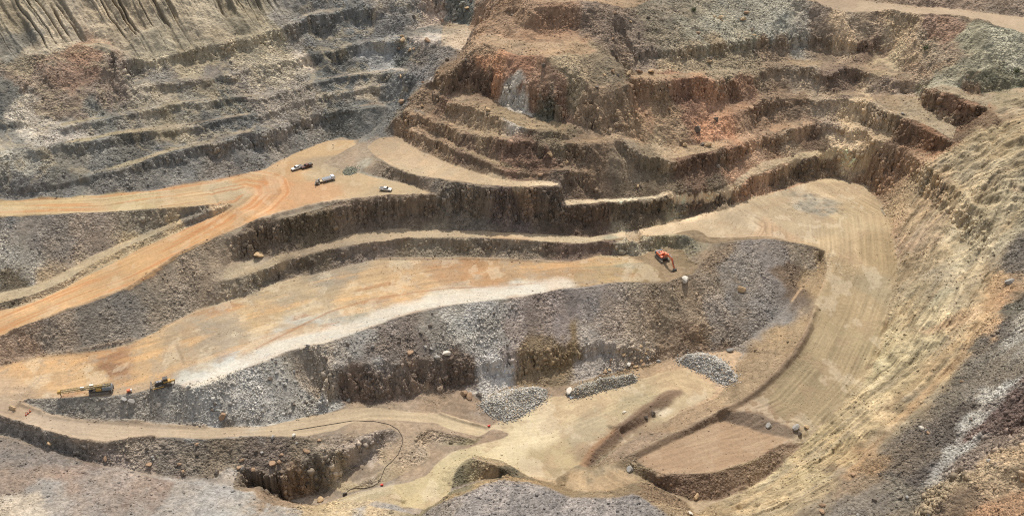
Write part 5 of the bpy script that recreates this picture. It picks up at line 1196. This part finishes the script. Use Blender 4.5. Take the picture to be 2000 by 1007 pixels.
MB().cyl((0, 0, 0.9), (0, 0, 1), 0.09, 1.8, 10).put("post", MT["white"], r)
MB().box(-0.3, 0.3, -0.04, 0.04, 1.35, 1.75).put("target_plate", MT["dark"], r)
r = thing("steel_plate", ground_at(1118, 773), 0.5, "blue grey steel plate lying below the big white boulder", "plate")
MB().prism([(-1.5, 0.05), (1.2, 0.05), (1.5, 0.22), (-1.3, 0.22)], -1.0, 1.0).put("plate", MT["slab"], r, 0.02)
MB().tube([(-0.5, 0, 0.22), (-0.4, 0, 0.42), (-0.1, 0, 0.42), (0, 0, 0.22)], 0.04, 6).put("lifting_loop", MT["dark"], r)

# --- bushes -----------------------------------------------------------------------
def bush(u, v, rad, label):
    o = ground_at(u, v)
    r = thing("bush", o, 0, label, "bush")
    st_ = MB(); lf = MB()
    tips = []
    for k in range(9):
        a = RR.uniform(0, 6.28); el = RR.uniform(0.5, 1.4); l = rad * RR.uniform(0.7, 1.1)
        p1 = Vector((math.cos(a) * math.cos(el) * l * .5, math.sin(a) * math.cos(el) * l * .5, math.sin(el) * l * .55)); p2 = p1 * 1.9 + Vector((RR.uniform(-.2, .2), RR.uniform(-.2, .2), 0))
        st_.tube([(0, 0, -0.2), p1, p2], [0.07, 0.045, 0.02], 5); tips += [p1, p2, (p1 + p2) / 2]
    for k in range(620):
        c_ = tips[RR.randint(len(tips))] + Vector(RR.normal(0, rad * 0.22, 3))
        n_ = Vector(RR.normal(size=3)).normalized(); t_ = n_.orthogonal().normalized(); b2 = n_.cross(t_); w = RR.uniform(0.07, 0.15)
        lf.b.faces.new([lf.b.verts.new(c_ + t_ * w * 1.6), lf.b.verts.new(c_ + b2 * w * .7), lf.b.verts.new(c_ - t_ * w * 1.6), lf.b.verts.new(c_ - b2 * w * .7)])
    st_.put("stem", MT["twig"], r); lf.put("foliage", MT["leaf"], r)
bush(1355, 23, 1.7, "dark green bush on the pale grey slope at the top")
bush(1806, 98, 1.8, "grey green bush on the tan slope below the upper road")
bush(1985, 142, 1.9, "dark green bush near the right edge above the dark rock face")

# ------------------------------------------------------------------ gravel piles
def gravel_pile(outline, crest, h, label, n, rmax, tone, cat="gravel pile"):
    """heap with its own surface, from a surveyed outline and crest line"""
    P = spoly(outline); Cc = np.array([cast(*map(float, t.split(',')))[:2] for t in crest.split()])
    x0, x1 = P[:, 0].min() - 2.5, P[:, 0].max() + 2.5; y0, y1 = P[:, 1].min() - 2.5, P[:, 1].max() + 2.5
    g = 0.3; xs = np.arange(x0, x1, g); ys = np.arange(y0, y1, g); X, Y = np.meshgrid(xs, ys)
    def segd(a, b):
        e = b - a; t = np.clip(((X - a[0]) * e[0] + (Y - a[1]) * e[1]) / max(e @ e, 1e-9), 0, 1)
        return np.hypot(X - a[0] - t * e[0], Y - a[1] - t * e[1])
    de = np.min([segd(P[i - 1], P[i]) for i in range(len(P))], 0); ins = inpoly(P, X, Y)
    dc = np.min([segd(Cc[i - 1], Cc[i]) for i in range(1, len(Cc))], 0)
    f = np.where(ins, de / (de + dc + 1e-6), 0)
    hh = h * np.minimum(1, f * 1.15) * (1 + 0.25 * fbm(X / 3, Y / 3, 3, 501)) + 0.25 * fbm(X / 1.1, Y / 1.1, 3, 503) * (f > 0.05)
    base = hz(H, X, Y); Z = np.where(ins, base + hh, base - 0.3)
    o0 = Vector((P[:, 0].mean(), P[:, 1].mean(), float(hz(H, P[:, 0].mean(), P[:, 1].mean()))))
    root = thing("gravel_pile", o0, 0, label, cat)
    ny, nx = X.shape; m = ins.copy(); m[1:] |= ins[:-1]; m[:-1] |= ins[1:]; m[:, 1:] |= ins[:, :-1]; m[:, :-1] |= ins[:, 1:]
    q = [(j * nx + i, j * nx + i + 1, (j + 1) * nx + i + 1, (j + 1) * nx + i) for j in range(ny - 1) for i in range(nx - 1) if m[j, i] and m[j + 1, i] and m[j, i + 1] and m[j + 1, i + 1]]
    co = np.stack([X.ravel() - o0.x, Y.ravel() - o0.y, Z.ravel() - o0.z], 1)
    me = bpy.data.meshes.new("heap"); me.from_pydata(co.tolist(), [], q); me.update()
    bm = bmesh.new(); bm.from_mesh(me); bmesh.ops.delete(bm, geom=[v for v in bm.verts if not v.link_faces], context='VERTS'); bm.to_mesh(me); bm.free()
    ca = me.attributes.new("albedo", 'FLOAT_COLOR', 'POINT'); c = lin(tone) * 0.68
    ca.data.foreach_set("color", np.tile(np.array([*c, 1], np.float32), len(me.vertices)))
    ra = me.attributes.new("rubble", 'FLOAT', 'POINT'); ra.data.foreach_set("value", np.ones(len(me.vertices), np.float32))
    me.materials.append(MAT_SLOPE)
    ob = bpy.data.objects.new("heap", me); COL.objects.link(ob); ob.parent = root
    k = np.flatnonzero((ins & (f > 0.03)).ravel()); k = k[RR.randint(len(k), size=n)]
    r_ = 0.16 * (1 - RR.rand(n) * (1 - (0.16 / rmax) ** 1.8)) ** (-1 / 1.8)
    pos = np.stack([X.ravel()[k] + RR.uniform(-.15, .15, n) - o0.x, Y.ravel()[k] + RR.uniform(-.15, .15, n) - o0.y, Z.ravel()[k] - o0.z], 1)
    cc_ = np.clip(lin(tone)[None] * RR.uniform(0.5, 1.2, (n, 1)), 0, .75)
    d_in = np.where(ins, 0, de); kk = np.flatnonzero((~ins & (de < 2.2) & (RR.rand(*de.shape) < np.exp(-de / 0.7))).ravel())
    kk = kk[RR.randint(len(kk), size=n // 7)]
    r2 = RR.uniform(0.1, 0.3, n // 7)
    pos = np.concatenate([pos, np.stack([X.ravel()[kk] - o0.x, Y.ravel()[kk] - o0.y, base.ravel()[kk] + 0.3 * r2 - o0.z], 1)]); r_ = np.concatenate([r_, r2])
    cc_ = np.clip(np.concatenate([cc_, np.tile(lin(tone), (n // 7, 1)) * RR.uniform(0.55, 1.1, (n // 7, 1))]), 0, .75)
    br_ = (RR.rand(len(cc_), 1) < 0.22) * 1.0
    cc_ = cc_ * (1 - br_) + br_ * cc_ * np.array([1.0, 0.86, 0.7])
    rk = bpy.data.objects.new("loose_rock", rock_mesh("loose_rock", pos, r_, cc_, (CUB_V, CUB_F), 0.4, (0.4, 1.0)))
    COL.objects.link(rk); rk.parent = root; rk["kind"] = "stuff"
    return root
gravel_pile("936,790 950,775 985,762 1020,756 1052,756 1068,764 1067,780 1045,795 1020,812 990,824 970,818 948,806", "965,795 1000,778 1045,768", 2.6, "wide flat-topped grey gravel pile where the lower road reaches the floor", 3400, 0.55, (190, 185, 174))
gravel_pile("1108,768 1130,752 1170,742 1215,733 1240,733 1245,742 1225,752 1180,762 1140,775 1118,778", "1125,766 1170,752 1232,740", 2.4, "long narrow grey gravel pile beside the white boulder", 2300, 0.5, (180, 174, 160))
gravel_pile("1322,706 1338,692 1370,688 1400,697 1425,715 1442,733 1438,745 1420,752 1405,748 1380,732 1350,720", "1345,705 1385,708 1425,735", 2.8, "tall grey gravel pile at the foot of the tan side slope", 2900, 0.55, (192, 187, 177))
gravel_pile("668,336 676,327 688,325 698,330 697,338 684,343 672,342", "676,335 690,333", 1.2, "small green grey gravel pile on the pad below the tongue bench", 260, 0.35, (150, 150, 132))

# ------------------------------------------------------------------ boulders
def boulder_mesh(seed, subdiv=2):
    rg = np.random.RandomState(seed)
    bm = bmesh.new(); bmesh.ops.create_icosphere(bm, subdivisions=subdiv, radius=1.0)
    pl = [Vector(rg.normal(size=3)).normalized() for _ in range(9)]; dd = rg.uniform(0.38, 0.8, 9)
    sc = Vector((rg.uniform(1.1, 1.7), rg.uniform(0.9, 1.2), rg.uniform(0.8, 1.2)))
    for v in bm.verts:
        for p, d in zip(pl, dd):
            k = v.co.dot(p)
            if k > d: v.co -= p * (k - d)
        v.co += Vector(rg.normal(0, 0.025, 3)); v.co = Vector((v.co.x * sc.x, v.co.y * sc.y, v.co.z * sc.z))
    me = bpy.data.meshes.new("boulder"); bm.to_mesh(me); bm.free()
    return me
def rock_paint(name, rgb):
    return mat(name, rgb, 0.95, wear=0.3, scale=1.3)
BP = dict(white=rock_paint("pale_rock", (205, 198, 184)), grey=rock_paint("grey_rock", (150, 148, 142)), brown=rock_paint("brown_rock", (150, 122, 96)), dark=rock_paint("dark_rock", (96, 88, 80)), tan=rock_paint("tan_rock", (188, 160, 122)))
BM = {k: [] for k in BP}
for k in BP:
    for s_d in range(4):
        me = boulder_mesh(hash(k) % 50 * 0 + 31 * s_d + list(BP).index(k)); me.materials.append(BP[k]); BM[k].append(me)
def boulder(u, v, rad, kind, label, group=None, seed=0):
    o = bpy.data.objects.new("boulder", BM[kind][seed % 4]); COL.objects.link(o)
    p = ground_at(u, v); o.location = p + Vector((0, 0, rad * 0.35)); o.scale = (rad, rad, rad)
    o.rotation_euler = (0.25, -0.2, 1.3 * seed + 0.6)
    return tag(o, label, "boulder", group)
NOTABLE = [(1338, 551, 2.0, 'white', "huge white boulder on the slope beside the excavator"), (1448, 567, 1.6, 'tan', "brown boulder alone on the grey slope right of the white one"),
 (1113, 765, 1.5, 'white', "white boulder at the left tip of the narrow gravel pile"), (1231, 917, 1.3, 'grey', "big grey boulder at the lower tip of the graded dump"),
 (1262, 815, 1.0, 'dark', "dark boulder on the low ridge, left of the two"), (1276, 808, 1.2, 'dark', "dark boulder on the low ridge, right of the two"),
 (1220, 805, 0.6, 'white', "small white block lying on the sandy floor by the ridge"), (1229, 713, 1.1, 'white', "white boulder among the scattered rocks above the gravel pile"),
 (1426, 684, 1.2, 'grey', "flat grey rock on the tan patch under the long slope"), (1360, 970, 1.0, 'tan', "pale rock in the hollow below the graded dump"),
 (1348, 1003, 0.7, 'white', "white rock at the lower edge of the picture on the orange slope"), (871, 692, 1.4, 'white', "white boulder on the lip of the dark crag"),
 (855, 698, 1.2, 'grey', "grey boulder on the crag lip just left of the white one"), (800, 690, 1.2, 'brown', "brown boulder in the cluster on the crag lip"),
 (434, 815, 1.4, 'brown', "brown boulder among white rubble above the lower road"), (241, 780, 1.3, 'grey', "grey block under the crest below the orange compressor"),
 (258, 785, 1.2, 'grey', "pale block under the crest left of the bulldozer"), (96, 867, 1.0, 'tan', "tan boulder on the dark bank under the pale road"),
 (905, 770, 1.4, 'brown', "brown boulder at the foot of the crag beside the wide gravel pile"), (918, 775, 1.2, 'brown', "red brown boulder touching the wide gravel pile"), (936, 773, 1.3, 'dark', "dark boulder behind the wide gravel pile"),
 (533, 905, 1.2, 'brown', "brown boulder on the ledge over the dark hole"), (545, 902, 1.0, 'brown', "smaller brown boulder on the ledge over the hole"), (625, 976, 1.0, 'tan', "tan boulder at the sandy mouth of the hole"),
 (574, 852, 0.9, 'white', "white rock on the outer edge of the lower road"), (24, 797, 0.9, 'tan', "tan boulder where the pale road leaves the orange bench"),
 (506, 501, 1.9, 'tan', "big pale boulder at the start of the narrow ledge"), (1502, 832, 1.2, 'grey', "grey boulder on the bank at the head of the dump"),
 (1553, 835, 1.3, 'grey', "grey boulder in the rock cluster at the right end of the dump"), (1562, 848, 1.1, 'dark', "dark boulder in the rock cluster at the right end of the dump"), (1575, 834, 0.8, 'tan', "pale boulder in the rock cluster at the right end of the dump"),
 (1972, 552, 1.7, 'grey', "pale grey boulder on the dark bench near the right edge"), (1798, 838, 1.0, 'white', "white rock on the grey bench of the right wall"), (1228, 145, 1.4, 'tan', "tan boulder on the upper bench, middle of three"), (1198, 142, 1.1, 'brown', "brown boulder on the upper bench, left of three"), (1273, 141, 1.4, 'tan', "tan boulder on the upper bench, right of three"),
 (1363, 255, 2.2, 'dark', "large dark green grey boulder on the red slope"), (1383, 285, 1.3, 'tan', "tan boulder above the streaked crag"), (1372, 283, 1.1, 'dark', "dark boulder just left of the tan one above the crag"), (1763, 223, 1.0, 'grey', "grey boulder on the upper bench of the right wall")]
for i, (u, v, rd, k, lb) in enumerate(NOTABLE):
    boulder(u, v, rd, k, lb, None, i + 1)
# the larger loose blocks that lie about on the slopes
def scatter_boulders(D, n, kinds, rmin, rmax, label, group):
    x, y, z, c = pick(D, n)
    for i in range(n):
        k = kinds[RR.randint(len(kinds))]; rad = rmin * (1 - RR.rand() * (1 - (rmin / rmax) ** 1.7)) ** (-1 / 1.7)
        o = bpy.data.objects.new("boulder", BM[k][RR.randint(4)]); COL.objects.link(o)
        o.location = (x[i], y[i], z[i] + rad * 0.3); o.scale = (rad, rad * RR.uniform(.8, 1.1), rad); o.rotation_euler = (RR.uniform(-.4, .4), RR.uniform(-.4, .4), RR.uniform(0, 6.28))
        tag(o, label, "boulder", group)
scatter_boulders(M_GREY * TAL, 50, ('grey', 'grey', 'dark'), 0.6, 1.0, "grey blasted block on the slope under the orange bench", "grey blocks under the orange bench")
scatter_boulders(M_SCAT + 0.0, 30, ('grey', 'tan', 'brown'), 0.45, 0.95, "block in the spill of rocks above the narrow gravel pile", "blocks spilled above the gravel pile")
scatter_boulders(M_BEL * (1 - FACE1), 30, ('grey', 'brown', 'dark'), 0.6, 1.2, "block on the dark bank under the pale lower road", "blocks on the bank under the lower road")
PROM = ((XX > -60) & (XX < 120) & (H0 > 46)).astype(np.float32)
scatter_boulders(TAL * PROM * (1 - HARD), 60, ('brown', 'tan', 'dark'), 0.7, 1.6, "brown block on the rusty slopes of the central spur", "blocks on the central spur")
scatter_boulders(M_DARK * (1 - HARD), 40, ('grey', 'dark', 'brown'), 0.5, 1.2, "block on the dark bench at the right edge", "blocks on the dark right bench")
